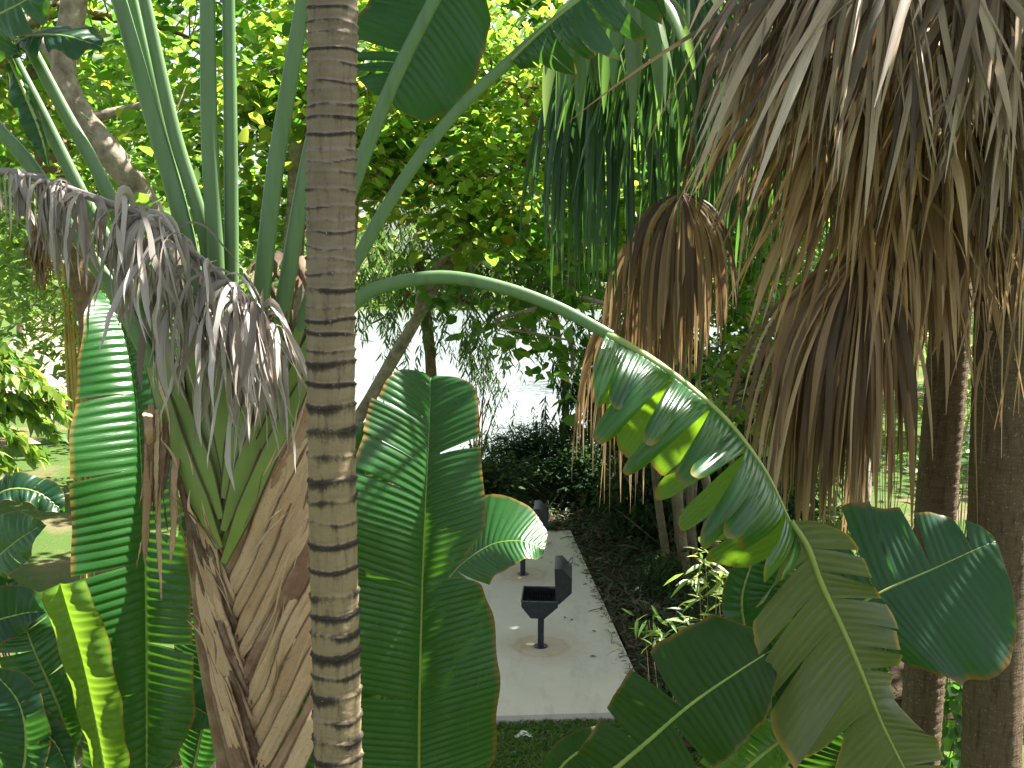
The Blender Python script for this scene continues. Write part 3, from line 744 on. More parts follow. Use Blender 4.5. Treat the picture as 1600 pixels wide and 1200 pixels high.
# ---- traveller's palm (fan of paddle leaves) behind it
TY = 4.8
def travellers_palm():
    base = at(385, 900, TY); base = np.array([base[0] + .02, TY + .1, 0.])
    root = thing('travellers_palm', 'fan shaped palm with woven tan leaf bases, green stalks and a shaggy grey dead leaf', 'palm tree', base)
    mb = MB()
    c = [base, (base[0], TY + .1, 1.6)] + [at(x, y, TY + .12) for x, y in ((400, 1200), (392, 1080), (385, 960), (372, 860), (360, 760), (356, 690))]
    P = spline(c, 60); zt = P[:, 2]
    r = np.interp(zt, [0, 2.6, 3.2, 3.7, 4.2, 4.6, 5], [.17, .17, .22, .27, .25, .17, .05])
    tube(mb, P, r, 20, .45, (0, -1, 0), tint=.18)
    mb.build('trunk', M['dry_sheath'], root)
    R = np.random.default_rng(21)
    # dried sheaths, woven left/right up the front
    for i, sd in [(i, 1) for i in range(12)] + [(i, -1) for i in range(13)]:
        y0 = (884 + 36 * i + R.normal(0, 3)) if sd > 0 else (920 + 33 * i + R.normal(0, 3))
        xc = 352 + (y0 - 830) * .14
        wpx = R.uniform(27, 37) if sd > 0 else R.uniform(20, 28)
        run = 118 if sd > 0 else 84
        if sd > 0: pts = [(xc - 8, y0 + 12), (xc + 30, y0 - 55), (xc + 75, y0 - 145), (xc + run - 4, y0 - 235), (xc + run + 12, y0 - 300)]
        else: pts = [(xc + 5, y0 + 12), (xc - 24, y0 - 52), (xc - 55, y0 - 140), (xc - run + 4, y0 - 225), (xc - run - 6, y0 - 268)]
        j = R.normal(0, 4.5, (5, 2)); j[0] *= .3
        dep = [-.16, -.165, -.15, -.06, .03]
        Q = [at(p[0] + q[0], p[1] + q[1], TY + d - (.0085 * i if sd > 0 else .0088 * i - .006)) for p, q, d in zip(pts, j, dep)]
        n0 = 70; S = spline(Q, n0); s = np.linspace(0, 1, n0)
        w = wpx * 4.75 / FPX * np.interp(s, [0, .12, .6, .85, 1], [.35, .95, 1.2, 1.15, .7])
        mb = MB()
        hint = np.stack([np.interp(s, [0, 1], [0.0, .75 * sd]), -np.ones(n0), 0 * s], 1)
        tn = (R.uniform(.5, 1) if i % 5 else R.uniform(.1, .4)) if sd > 0 else (R.uniform(.0, .2) if i % 3 == 0 else R.uniform(.4, .95))
        ribbon(mb, S, w, hint, k=11, bulge=R.uniform(.04, .075), tint=tn)
        V = mb.v[0].reshape(n0, 11, 3); side = nrm(V[:, -1] - V[:, 0])
        wob = np.cumsum(R.normal(0, 1, (2, n0)), 1); wob -= np.linspace(0, 1, n0) * wob[:, -1:]; wob = wob * .0011 + R.normal(0, .0007, (2, n0))
        e = np.abs(np.linspace(-1, 1, 11)) ** 3
        V += side[:, None] * (np.where(np.linspace(-1, 1, 11) < 0, wob[0][:, None], wob[1][:, None]) * e[None])[..., None]
        cre = .0035 * np.sin(np.linspace(-1, 1, 11)[None] * R.uniform(6, 11) + s[:, None] * 5 + i)
        V[..., 1] += cre + .003 * np.sin(s * 23 + i)[:, None] + .0012 * R.normal(0, 1, (n0, 11))
        V[-1] += (Q[-1] - Q[-2]) * R.uniform(-.35, .45, (11, 1)); V[-2] += (Q[-1] - Q[-2]) * R.uniform(-.15, .2, (11, 1))
        mb.build('dry_sheath', M['dry_sheath'], root)
    # loose fibres and peeling slivers over the woven bases
    for k in range(46):
        mb = MB(); sd = 1 if R.random() < .65 else -1; y0 = R.uniform(860, 1230); f = R.uniform(.1, .9)
        xs, ys = 352 + (y0 - 830) * .14 + sd * f * 105, y0 - f * 230
        ln = R.uniform(30, 110); an = math.radians(R.normal(25, 9)) * sd
        Yd = TY - np.interp(f, [0, .5, 1], [.30, .29, .13]) - .02
        S = spline([at(xs, ys, Yd), at(xs + math.sin(an) * ln * .5 + R.normal(0, 3), ys - math.cos(an) * ln * .5, Yd - .012), at(xs + math.sin(an) * ln + R.normal(0, 6), ys - math.cos(an) * ln, Yd + R.uniform(-.03, .01))], 14)
        ribbon(mb, S, R.uniform(.004, .02) * np.interp(np.linspace(0, 1, 14), [0, .3, 1], [.3, 1, .1]), (R.normal(0, .5), -1, 0), k=3, fold=.2, tint=R.choice([.05, .2, .6, .8, 1]))
        mb.build('dry_fibre', M['dry_sheath'], root)
    # live leaf stalks: px path, top width px
    stalks = [
        ('a', [(350, 850), (302, 738), (246, 590), (192, 480), (122, 372), (50, 262), (0, 205), (-70, 130)], 25),
        ('b', [(350, 828), (311, 722), (262, 600), (200, 440), (132, 312), (62, 172), (20, 90), (-10, 20)], 22),
        ('c', [(350, 806), (319, 712), (280, 610), (226, 452), (163, 290), (98, 170), (40, 60), (15, 10)], 22),
        ('d', [(350, 786), (326, 690), (310, 600), (302, 450), (284, 345), (240, 190), (186, 0), (158, -90)], 27),
        ('m', [(352, 768), (330, 640), (322, 520), (300, 390), (255, 210), (207, 0), (190, -90)], 19),
        ('e', [(352, 752), (339, 660), (333, 560), (322, 380), (272, 205), (226, 0), (205, -90)], 22),
        ('f', [(353, 738), (344, 600), (340, 480), (336, 380), (327, 200), (324, 0), (323, -90)], 27),
        ('g', [(354, 750), (358, 650), (361, 540), (362, 440), (360, 200), (357, 0), (356, -90)], 22),
        ('h', [(354, 776), (372, 690), (392, 590), (407, 470), (428, 280), (452, 130), (474, 0), (488, -90)], 27),
        ('i', [(354, 800), (382, 700), (420, 590), (443, 470), (478, 270), (512, 120), (540, 0), (560, -90)], 25),
        ('j', [(354, 824), (392, 710), (432, 620), (478, 490), (553, 285), (607, 145), (655, 45), (700, -40)], 24),
        ('k', [(354, 848), (402, 722), (452, 610), (502, 500), (557, 408), (600, 330), (660, 240), (722, 165), (800, 92), (850, 48), (905, 5)], 20),
        ('l', [(356, 872), (408, 748), (458, 640), (508, 535), (556, 472), (600, 447), (690, 433), (780, 448), (870, 480), (955, 525)], 22),
    ]
    for i, (key, pts, wpx) in enumerate(stalks):
        m = len(pts)
        dep = np.interp(np.linspace(0, 1, m), [0, .12, .35, 1], [-.13, -.11, 0, 0]) + (.03 if i % 2 else 0) + (.08 if key == 'm' else 0)
        if key == 'l': dep = dep - np.linspace(0, .1, m)
        Q = [at(x, y, TY + d) for (x, y), d in zip(pts, dep)]
        S = spline(Q, 60); s = np.linspace(0, 1, 60)
        hw = wpx * TY / FPX / 2
        mb = MB()
        tube(mb, S, hw * np.interp(s, [0, .16, .34, .6, 1], [.25, .5, 1.05, 1.0, .82]), 14, .62, (0, -1, 0), tint=np.repeat(np.interp(s, [0, .25, .5, 1], [0, .2, .75, 1]), 14) if False else .5)
        mb.tint[0] = np.repeat(np.interp(s, [0, .28, .5, 1], [0.0, .25, .8, 1]), 14)
        o = mb.build('petiole', M['petiole'], root)
        # flat sheath wings hugging the lower stalk
        n2 = 24; S2 = S[:n2]; w2 = hw * 2 * np.interp(np.linspace(0, 1, n2), [0, .25, .75, 1], [.5, 1.35, 1.25, .6])
        lay = {'a': 6, 'b': 5, 'c': 4, 'd': 3, 'm': 2, 'e': 1, 'f': 0, 'l': 6.5, 'k': 5.5, 'j': 4.5, 'i': 3.5, 'h': 2.5, 'g': 1.5}[key]
        wb = MB(); ribbon(wb, S2 + np.array([0, -.012, 0]) - np.array([0, .010 * lay, 0]) * np.interp(np.linspace(0, 1, n2), [0, .6, 1], [1, 1, 0])[:, None] , w2, (0, -1, 0), k=11, bulge=.035)
        wb.build('sheath', M['sheath'], o)
    # paddle leaves: those whose stalks leave the frame get blades above it
    for key, c, wl, sd in (('d', [(158, -90, TY), (120, -300, TY - .1), (60, -620, TY)], 95, 31), ('e', [(205, -90, TY), (190, -330, TY + .1), (150, -680, TY)], 90, 32),
                           ('f', [(323, -90, TY), (318, -350, TY), (310, -700, TY)], 95, 33), ('g', [(356, -90, TY + .1), (362, -350, TY + .2), (375, -700, TY + .2)], 90, 34),
                           ('h', [(488, -90, TY), (530, -330, TY), (600, -650, TY)], 95, 35)):
        broad_leaf(root, M['blade'], c, (0.1, -1, .1), [(0, .1), (.1, .8), (.5, 1), (.85, .8), (1, .05)] * np.array([1, wl]), [(0, .1), (.1, .8), (.5, 1), (.85, .8), (1, .05)] * np.array([1, wl]),
                   tears=((.3, .55, .75), (.4, .6, .8)), seed=sd, nv=7, pleat=.09)
    # top-left blades hanging into the frame
    broad_leaf(root, M['blade_dark'], [(10, 92, 4.72), (40, 60, 4.66), (95, 55, 4.6), (158, 72, 4.6)], (-.1, -.7, .8), [(0, 16), (.3, 55), (.8, 45), (1, 4)], [(0, 12), (.3, 36), (.8, 30), (1, 4)],
               fold=-.1, droop=-.5, tears=((.45,), (.5,)), seed=41, sweep=.5, label='glossy dark green blade curling at the top left corner')
    broad_leaf(root, M['blade'], [(-60, 130, 4.7), (-20, 40, 4.65), (40, 0, 4.6), (90, -40, 4.6)], (.2, -1, .4), [(0, 20), (.4, 60), (1, 5)], [(0, 20), (.3, 60), (.7, 50), (1, 5)], fold=.15, seed=42, tears=((.5,), (.4, .7)))
    broad_leaf(root, M['blade_dark'], [(18, 95, 4.78), (60, 200, 4.7), (75, 260, 4.7)], (.2, -1, .2), [(0, 5), (.4, 10), (1, 2)], [(0, 10), (.3, 26), (.7, 20), (1, 2)], fold=.0, seed=43)
    # dark leaf beyond the trunk, seen from below
    broad_leaf(root, M['blade_dark'], [(604, 150, TY + .04), (640, 75, TY + .1), (680, 0, TY + .15), (730, -100, TY + .2)], (-.05, -1, -.35), [(0, 18), (.12, 62), (.35, 95), (.7, 90), (1, 8)], [(0, 20), (.10, 70), (.3, 104), (.5, 112), (.8, 90), (1, 8)],
               sweep=-.45, fold=-.05, droop=-.15, loberand=.06, tears=((.14, .2, .26), ()), gap=.25, seed=44, label='dark green underside of a broad blade beside the ringed trunk')
    # torn bright leaf at the top of the long stalk
    broad_leaf(root, M['blade'], [(800, 92, TY + .0), (850, 45, TY - .1), (905, 0, TY - .2), (1000, -70, TY - .3), (1120, -90, TY - .4)], (-.25, -.55, .8), [(0, 60), (.15, 110), (.5, 130), (.8, 100), (1, 10)], [(0, 20), (.15, 80), (.5, 120), (.8, 100), (1, 8)],
               fold=-.35, droop=-.9, tears=((.12, .26, .42, .6, .8), (.08, .16, .24, .32, .42, .52, .64, .78)), gap=.3, loberand=.3, seed=45, sweep=.15, twist=.6, label='torn glossy blade with narrow strips at the top centre')
    # arching torn leaf
    arch = broad_leaf(root, M['blade_arch'], [(948, 522, 4.70), (1015, 560, 4.64), (1080, 607, 4.58), (1140, 662, 4.53), (1195, 735, 4.5), (1230, 805, 4.5), (1252, 852, 4.52)],
               [(.1, -.75, .6), (.15, -.75, .6), (.3, -.72, .55), (.4, -.72, .5), (.55, -.7, .4), (.6, -.7, .3), (.6, -.75, .2)],
               [(0, 60), (.06, 125), (.3, 155), (.6, 172), (.9, 165), (1, 120)], [(0, 90), (.05, 145), (.3, 170), (.6, 172), (.9, 145), (1, 105)],
               fold=(-1.95, .5), droop=-1.1, tears=((.15, .34, .5, .62, .74, .86), (.08, .17, .27, .35, .43, .53, .60, .69, .77, .86, .94)), gap=.10, loberand=.36, seed=46, sweep=.12, twist=.35, lenrand=.2, tipround=.16, pleat=.03, amp=.0026,
               rib=.025, label='long torn blade on an arching stalk, hanging in strips')
    broad_leaf(root, M['blade_olive'], [(1236, 815, 4.50), (1262, 855, 4.50), (1285, 915, 4.50), (1318, 985, 4.5), (1348, 1055, 4.5), (1378, 1130, 4.52), (1420, 1215, 4.55), (1440, 1260, 4.56)],
               [(-.15, -1, .2), (-.2, -1, .2), (-.2, -1, .15), (-.1, -1, .1), (.0, -1, .1), (0, -1, .1), (0, -1, .1), (0, -1, .1)],
               [(0, 30), (.06, 62), (.12, 78), (.3, 82), (.5, 58), (.56, 34), (.62, 40), (.75, 70), (.9, 62), (1, 20)], [(0, 20), (.06, 110), (.2, 150), (.4, 178), (.5, 178), (.58, 120), (.64, 60), (.72, 120), (.9, 100), (1, 30)],
               sweep=.58, fold=.02, droop=-.25, tears=((.1, .17, .26, .34, .42, .5, .6, .7, .85), (.12, .22, .34, .52, .62, .8)), gap=.17, loberand=.16, seed=47, twist=.35, rib=.016, ribmat='midrib', amp=.003,
               label='dull olive hanging end of the arching leaf with ragged lobes')
    # shaggy dead leaf draped over the stalks
    rib = spline([at(x, y, Y) for x, y, Y in ((-40, 285, 4.6), (10, 268, 4.56), (90, 290, 4.54), (170, 318, 4.52), (240, 345, 4.5), (300, 395, 4.48), (352, 440, 4.48), (410, 500, 4.52), (452, 560, 4.6))], 80)
    mb = MB(); tube(mb, rib, np.linspace(.016, .022, 80), 8, tint=.4)
    rib2 = spline([at(x, y, 4.6) for x, y in ((150, 330), (215, 380), (270, 430), (330, 490), (372, 540), (405, 590))], 80)
    dl = mb.build('dead_leaf', M['dead_grey'], root, label='withered grey leaf hanging in shreds across the green stalks')
    R = np.random.default_rng(77)
    mb = MB()
    cl_ = R.uniform(0, 1, 46)
    for k in range(330):
        f = float(np.clip(R.beta(1.6, 1.15) if k % 3 == 0 else cl_[k % 46] ** .75 + R.normal(0, .012), 0, 1)); i = int(f * 79); p = rib[i] + R.normal(0, .014, 3)
        if k % 4 == 3: p = rib2[i] + R.normal(0, .03, 3)
        lim = np.interp(f, [0, .15, .3, .5, .75, 1], [.2, .3, .45, .62, .72, .55])
        Ln = lim * R.uniform(.45, 1.05); n = 14
        up_ = R.random() < .4; d = np.array([R.normal(.0, .45), -R.uniform(.25, .9), R.uniform(.5, 1.3) if up_ else R.uniform(-.6, .4)]); d = nrm(d)
        P = [p]; ds = Ln / (n - 1); sw = np.array([R.normal(.12, .3), R.normal(0, .12), 0])
        for q in range(n - 1):
            d = nrm(d + np.array([0, 0, -1.]) * (.62 if q < 6 else .25) * .06 / ds * .55 + sw * .25 * (q / n) + R.normal(0, .09, 3)); P.append(P[-1] + d * ds)
        P = np.array(P); s = np.linspace(0, 1, n)
        w = R.choice([R.uniform(.006, .018), R.uniform(.014, .036), R.uniform(.026, .052)]) * np.where(s < .7, .6 + .5 * s + .12 * np.sin(s * R.uniform(6, 18)), .95 * np.clip(1 - (s - .7) / .3, 0, 1) ** R.uniform(.4, 1.6) + .03)
        tw = R.normal(0, 2.4); H = np.stack([np.sin(tw * s + R.normal(0, .9)), -np.cos(tw * s), .3 + 0 * s], 1)
        ribbon(mb, P, w, H, k=5, bulge=R.normal(0, .18), fold=R.choice([0, 0, .2, -.2]), tint=R.beta(1.5, .8))
    mb.build('shreds', M['dead_grey'], dl)
    # long dry strips hanging at the left flank
    mb = MB()
    for (x0, y0, x1, y1, w, tn) in ((236, 632, 226, 880, 15, .45), (250, 640, 252, 935, 17, .7), (262, 690, 240, 800, 20, .25), (276, 700, 290, 850, 14, .5), (244, 590, 266, 700, 9, .9), (268, 745, 266, 880, 10, .6), (228, 670, 218, 790, 8, .4),
                                    (240, 650, 232, 800, 12, .3), (258, 660, 262, 830, 13, .15), (252, 700, 214, 882, 11, .55), (272, 720, 300, 900, 9, .1), (246, 640, 244, 820, 7, 1.0), (230, 640, 236, 700, 16, .8)):
        S = spline([at(x0, y0, 4.66), at((x0 + x1) / 2 + R.normal(0, 7), (y0 + y1) / 2, 4.60 + R.normal(0, .02)), at(x1, y1, 4.62)], 40); s = np.linspace(0, 1, 40)
        tw = R.normal(0, 1.3); H = np.stack([np.sin(tw * s + R.normal(0, .4)), -np.cos(tw * s), 0 * s], 1)
        ww = w * 4.65 / FPX * np.interp(s, [0, .15, .8, 1], [.6, 1, .85, .2]) * (1 + .12 * np.cumsum(R.normal(0, .25, 40)) * s)
        ribbon(mb, S, np.abs(ww) + .002, H, k=7, bulge=R.normal(0, .05), tint=tn)
        V = mb.v[-1].reshape(40, 7, 3); V += R.normal(0, .0012, V.shape); V[-1, :, 2] += R.uniform(-.02, .02, 7)
    mb.build('dry_strip', M['dry_sheath'], root)
    # brown shreds behind, right of the fan
    mb = MB()
    for k in range(22):
        x, y = R.uniform(395, 478), R.uniform(380, 520); n = 8
        S = spline([at(x, y, 4.95), at(x + R.normal(0, 12), y + 30, 4.9), at(x + R.normal(0, 20), y + R.uniform(50, 110), 4.92)], n)
        ribbon(mb, S, R.uniform(.02, .05) * np.linspace(1, .2, n), (R.normal(0, .5), -1, 0), k=3, fold=.2, tint=R.uniform(0, .5))
    mb.build('dry_shreds', M['dry_sheath'], root)
travellers_palm()

# ---- broad leaved plants
def stalk(parent, pts, w0, w1):
    mb = MB(); S = spline(pts, 24); tube(mb, S, np.linspace(w0, w1, 24), 8); mb.tint[0][:] = .5
    mb.build('petiole', M['petiole'], parent)

def left_clump():
    root = thing('broad_leaf_plant', 'clump of huge paddle leaves at the left, one tall sunlit and one yellow green', 'plant', (-2.2, 5.7, 0))
    b = np.array([-2.2, 5.7, 0])
    broad_leaf(root, M['blade'], [(229, 1215, 5.45), (229, 1100, 5.45), (227, 900, 5.48), (222, 750, 5.54), (212, 610, 5.66), (192, 515, 5.78), (163, 458, 5.9)], (.2, -1, .30),
               [(0, 8), (.05, 42), (.18, 62), (.2, 92), (.35, 118), (.5, 124), (.7, 112), (.85, 84), (.95, 48), (1, 4)], [(0, 8), (.05, 46), (.14, 78), (.4, 72), (.7, 56), (.9, 30), (1, 3)],
               fold=(.78, .45), droop=-.45, sweep=-.10, tears=((.185, .44, .62, .77), (.28, .5)), gap=.035, loberand=.06, seed=51, nv=16, pleat=.052, amp=.0068, rib=.011,
               label='tall dark and sunlit pleated blade with crossing stalk shadows')
    stalk(root, [at(229, 1215, 5.6), at(232, 1400, 5.65), b + [.1, 0, .6], b], .016, .03)
    broad_leaf(root, M['blade_young'], [(168, 1230, 5.15), (150, 1130, 5.12), (128, 1030, 5.1), (108, 960, 5.1), (94, 912, 5.1)], (.15, -1, .1),
               [(0, 10), (.1, 20), (.5, 30), (.85, 34), (1, 34)], [(0, 20), (.1, 44), (.5, 52), (.85, 54), (1, 44)], fold=.75, droop=-1.5, sweep=-.1, seed=52, nv=12, pleat=.05, amp=.003, rib=.010, loberand=.05,
               label='young yellow green blade, half rolled with a torn flat top')
    stalk(root, [at(168, 1230, 5.15), at(185, 1400, 5.3), b + [.15, -.2, .5], b], .016, .028)
    dk = [
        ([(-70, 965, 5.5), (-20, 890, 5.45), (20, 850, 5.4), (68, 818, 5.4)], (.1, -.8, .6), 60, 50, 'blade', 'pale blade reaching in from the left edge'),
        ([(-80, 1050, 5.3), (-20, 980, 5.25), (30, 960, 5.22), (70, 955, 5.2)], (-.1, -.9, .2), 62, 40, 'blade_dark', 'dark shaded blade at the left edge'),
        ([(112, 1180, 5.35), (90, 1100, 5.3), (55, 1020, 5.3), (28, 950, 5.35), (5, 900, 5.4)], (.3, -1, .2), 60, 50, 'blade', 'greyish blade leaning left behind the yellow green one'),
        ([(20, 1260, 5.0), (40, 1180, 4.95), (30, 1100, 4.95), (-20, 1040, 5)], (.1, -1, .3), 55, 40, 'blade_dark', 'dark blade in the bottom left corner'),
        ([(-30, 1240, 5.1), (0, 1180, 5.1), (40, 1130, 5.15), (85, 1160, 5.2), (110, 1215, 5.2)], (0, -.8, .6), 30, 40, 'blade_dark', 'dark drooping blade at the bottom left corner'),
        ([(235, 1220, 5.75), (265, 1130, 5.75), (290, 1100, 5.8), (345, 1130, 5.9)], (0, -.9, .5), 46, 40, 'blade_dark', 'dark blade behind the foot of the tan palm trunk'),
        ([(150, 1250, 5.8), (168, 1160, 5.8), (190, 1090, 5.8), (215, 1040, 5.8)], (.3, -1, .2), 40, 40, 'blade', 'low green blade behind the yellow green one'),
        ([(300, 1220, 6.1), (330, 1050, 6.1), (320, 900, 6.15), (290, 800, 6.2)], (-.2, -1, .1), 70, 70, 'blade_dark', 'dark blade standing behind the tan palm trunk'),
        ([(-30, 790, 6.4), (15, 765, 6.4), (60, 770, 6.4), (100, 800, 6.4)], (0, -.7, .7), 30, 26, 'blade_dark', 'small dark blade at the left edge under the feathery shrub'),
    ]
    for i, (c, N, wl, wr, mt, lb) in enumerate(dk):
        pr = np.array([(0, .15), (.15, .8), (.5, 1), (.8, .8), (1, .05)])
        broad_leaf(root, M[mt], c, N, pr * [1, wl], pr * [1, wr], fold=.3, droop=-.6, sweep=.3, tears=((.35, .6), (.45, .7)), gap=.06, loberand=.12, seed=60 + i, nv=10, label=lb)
        stalk(root, [at(*c[0]), (at(*c[0]) + b) / 2 + [0, 0, -.2], b], .013, .025)
left_clump()

def centre_clump():
    root = thing('broad_leaf_plant', 'plant with one giant upright pleated blade right of the ringed trunk', 'plant', (-.5, 5.7, 0))
    b = np.array([-.5, 5.7, 0])
    broad_leaf(root, M['blade'], [(654, 1300, 5.5), (655, 1100, 5.45), (660, 900, 5.42), (665, 780, 5.42), (670, 680, 5.52), (673, 590, 5.66)], (.15, -1, .28),
               [(0, 20), (.1, 130), (.5, 150), (.62, 150), (.75, 124), (.82, 108), (.88, 98), (.93, 84), (.97, 60), (.99, 36), (1, 6)],
               [(0, 20), (.1, 122), (.3, 124), (.44, 112), (.52, 92), (.565, 40), (.585, 60), (.64, 98), (.74, 92), (.82, 82), (.9, 80), (.94, 72), (.97, 52), (.99, 30), (1, 4)],
               fold=(.62, .35), droop=-.45, sweep=.42, swexp=.85, tears=((.30, .55, .74, .805, .885), (.567, .825)), gap=.05, loberand=.05, seed=71, nv=18, pleat=.040, amp=.0055, rib=.014,
               label='giant upright blade with pale midrib and notched edges')
    stalk(root, [at(654, 1300, 5.5), at(652, 1450, 5.55), b + [0, 0, .5], b], .02, .034)
    pr = np.array([(0, .15), (.15, .8), (.5, 1), (.8, .8), (.95, .4), (1, .05)])
    broad_leaf(root, M['blade'], [(560, 1150, 6.0), (570, 950, 5.95), (572, 800, 5.95), (568, 660, 6.0)], (.2, -1, .25), pr * [1, 60], pr * [1, 60], fold=.3, seed=73, sweep=.2, tears=((.5,), (.6, .8)), label='pale blade behind the giant one, beside the ringed trunk')
    stalk(root, [at(560, 1150, 6.0), at(575, 1350, 5.9), b], .016, .03)
    broad_leaf(root, M['blade'], [(440, 1330, 5.9), (465, 1180, 5.85), (475, 1080, 5.85), (480, 960, 5.9)], (.2, -1, .25), pr * [1, 40], pr * [1, 50], fold=.3, seed=74, sweep=.2, tears=((.5,), (.6,)), label='striped blade low between the two trunks')
    stalk(root, [at(440, 1330, 5.9), at(480, 1450, 5.8), b], .016, .03)
centre_clump()

def pad_side_plant():
    b2 = np.array([at(640, 1250, 7.85)[0] - .03, 7.85, 0.])
    root = thing('broad_leaf_plant', 'low paddle leaf beside the concrete pad with its tip lit white by the sun', 'plant', b2)
    pr = np.array([(0, .15), (.15, .8), (.5, 1), (.8, .8), (.95, .4), (1, .05)])
    broad_leaf(root, M['blade'], [(640, 1010, 7.8), (700, 905, 7.7), (760, 855, 7.65), (810, 845, 7.6), (850, 858, 7.6)], (.36, -.48, .80), pr * [1, 92], pr * [1, 58],
               fold=.05, droop=-.22, sweep=.35, tears=((.62,), (.5,)), gap=.05, seed=72, nv=12, label='low blade tip lit white by the sun over the concrete pad')
    stalk(root, [at(640, 1010, 7.8), at(640, 1250, 7.85), b2], .016, .03)
pad_side_plant()

def right_clump():
    b = np.array([1.25, 5.1, 0])
    root = thing('broad_leaf_plant', 'clump of shaded dark paddle leaves at the lower right before the palm trunks', 'plant', b)
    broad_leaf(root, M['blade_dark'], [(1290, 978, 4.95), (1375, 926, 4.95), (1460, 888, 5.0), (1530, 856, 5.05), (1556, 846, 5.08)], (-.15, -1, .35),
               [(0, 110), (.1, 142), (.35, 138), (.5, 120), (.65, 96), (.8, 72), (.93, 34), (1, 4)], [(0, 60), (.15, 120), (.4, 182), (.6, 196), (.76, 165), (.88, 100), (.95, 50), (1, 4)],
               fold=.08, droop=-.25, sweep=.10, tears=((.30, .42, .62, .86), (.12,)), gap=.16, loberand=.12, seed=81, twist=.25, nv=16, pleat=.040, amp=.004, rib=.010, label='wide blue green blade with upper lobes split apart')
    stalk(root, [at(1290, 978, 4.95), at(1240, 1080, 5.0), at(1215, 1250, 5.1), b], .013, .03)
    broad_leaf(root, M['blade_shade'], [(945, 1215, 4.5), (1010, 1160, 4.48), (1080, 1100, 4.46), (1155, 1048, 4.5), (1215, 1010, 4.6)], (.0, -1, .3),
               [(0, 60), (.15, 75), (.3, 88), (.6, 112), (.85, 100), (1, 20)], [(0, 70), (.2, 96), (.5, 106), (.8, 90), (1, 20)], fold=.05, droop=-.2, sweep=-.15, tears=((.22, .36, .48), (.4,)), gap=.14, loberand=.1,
               seed=82, nv=14, rib=.014, label='dark blade with thick yellow midrib rising from the bottom edge')
    stalk(root, [at(945, 1215, 4.5), at(930, 1400, 4.6), b], .016, .03)
    broad_leaf(root, M['blade_arch'], [(1140, 1225, 4.75), (1185, 1185, 4.72), (1225, 1155, 4.72), (1290, 1120, 4.8)], (.0, -1, .4), [(0, 70), (.3, 82), (.7, 74), (1, 20)], [(0, 30), (.4, 60), (1, 10)], fold=-.2, droop=-.8,
               sweep=-.4, tears=((.25, .45, .65, .82), (.5,)), gap=.2, seed=83, nv=12, label='translucent bright green low blade in strips')
    stalk(root, [at(1140, 1225, 4.75), at(1120, 1400, 4.9), b], .014, .03)
    pr = np.array([(0, .15), (.15, .8), (.5, 1), (.8, .8), (.95, .4), (1, .05)])
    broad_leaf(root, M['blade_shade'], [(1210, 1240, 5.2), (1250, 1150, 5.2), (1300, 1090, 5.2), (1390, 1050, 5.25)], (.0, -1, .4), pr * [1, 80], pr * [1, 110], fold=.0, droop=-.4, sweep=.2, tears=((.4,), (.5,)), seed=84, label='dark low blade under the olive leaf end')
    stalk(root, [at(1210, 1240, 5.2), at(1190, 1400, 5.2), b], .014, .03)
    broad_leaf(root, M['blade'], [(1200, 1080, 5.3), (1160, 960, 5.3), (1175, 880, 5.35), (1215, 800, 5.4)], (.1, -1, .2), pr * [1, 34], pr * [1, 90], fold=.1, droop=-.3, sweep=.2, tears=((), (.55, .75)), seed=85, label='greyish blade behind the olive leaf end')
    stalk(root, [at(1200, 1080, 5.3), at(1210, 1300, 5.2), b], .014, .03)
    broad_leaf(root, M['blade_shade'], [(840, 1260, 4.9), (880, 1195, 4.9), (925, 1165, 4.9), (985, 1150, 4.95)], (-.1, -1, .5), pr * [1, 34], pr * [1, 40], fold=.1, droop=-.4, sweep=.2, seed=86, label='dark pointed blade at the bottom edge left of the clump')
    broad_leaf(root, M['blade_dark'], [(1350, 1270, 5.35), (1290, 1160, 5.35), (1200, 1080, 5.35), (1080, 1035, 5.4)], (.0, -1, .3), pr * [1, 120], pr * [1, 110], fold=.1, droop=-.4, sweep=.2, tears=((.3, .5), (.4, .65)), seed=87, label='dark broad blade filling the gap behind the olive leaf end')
    stalk(root, [at(1350, 1270, 5.35), at(1330, 1400, 5.3), b], .012, .03)
    stalk(root, [at(840, 1260, 4.9), at(900, 1400, 5), b], .012, .03)
right_clump()

# ---- fan palms on the right
def palm_trunk(root, ctrl, r, seed, mat='fan_bark', k=40, n=640):
    P = spline(ctrl, n); R = np.random.default_rng(seed)
    L = np.r_[0, np.cumsum(np.linalg.norm(np.diff(P, axis=0), axis=1))]
    a = np.linspace(0, 2 * PI, k, endpoint=False)
    rr = np.interp(np.linspace(0, 1, n), [0, 1], r)[:, None] + .0016 * R.normal(0, 1, (n, k))
    ph = L[:, None] / .034 + .5 * np.sin(a * 2 + 1)[None] + .35 * np.sin(L[:, None] * 3 + a[None] * 3)
    rr = rr + .0035 * (np.abs(np.sin(ph * PI / 2)) - .5) + .003 * np.sin(a * 7 + L[:, None] * 2)
    G = P[:, None] + np.stack([np.cos(a)[None] * rr, np.sin(a)[None] * rr, 0 * rr], -1)
    mb = MB(); mb.grid(G, .5, np.repeat(L, k), np.tile(a, n), closed=True)
    mb.build('trunk', M[mat], root)

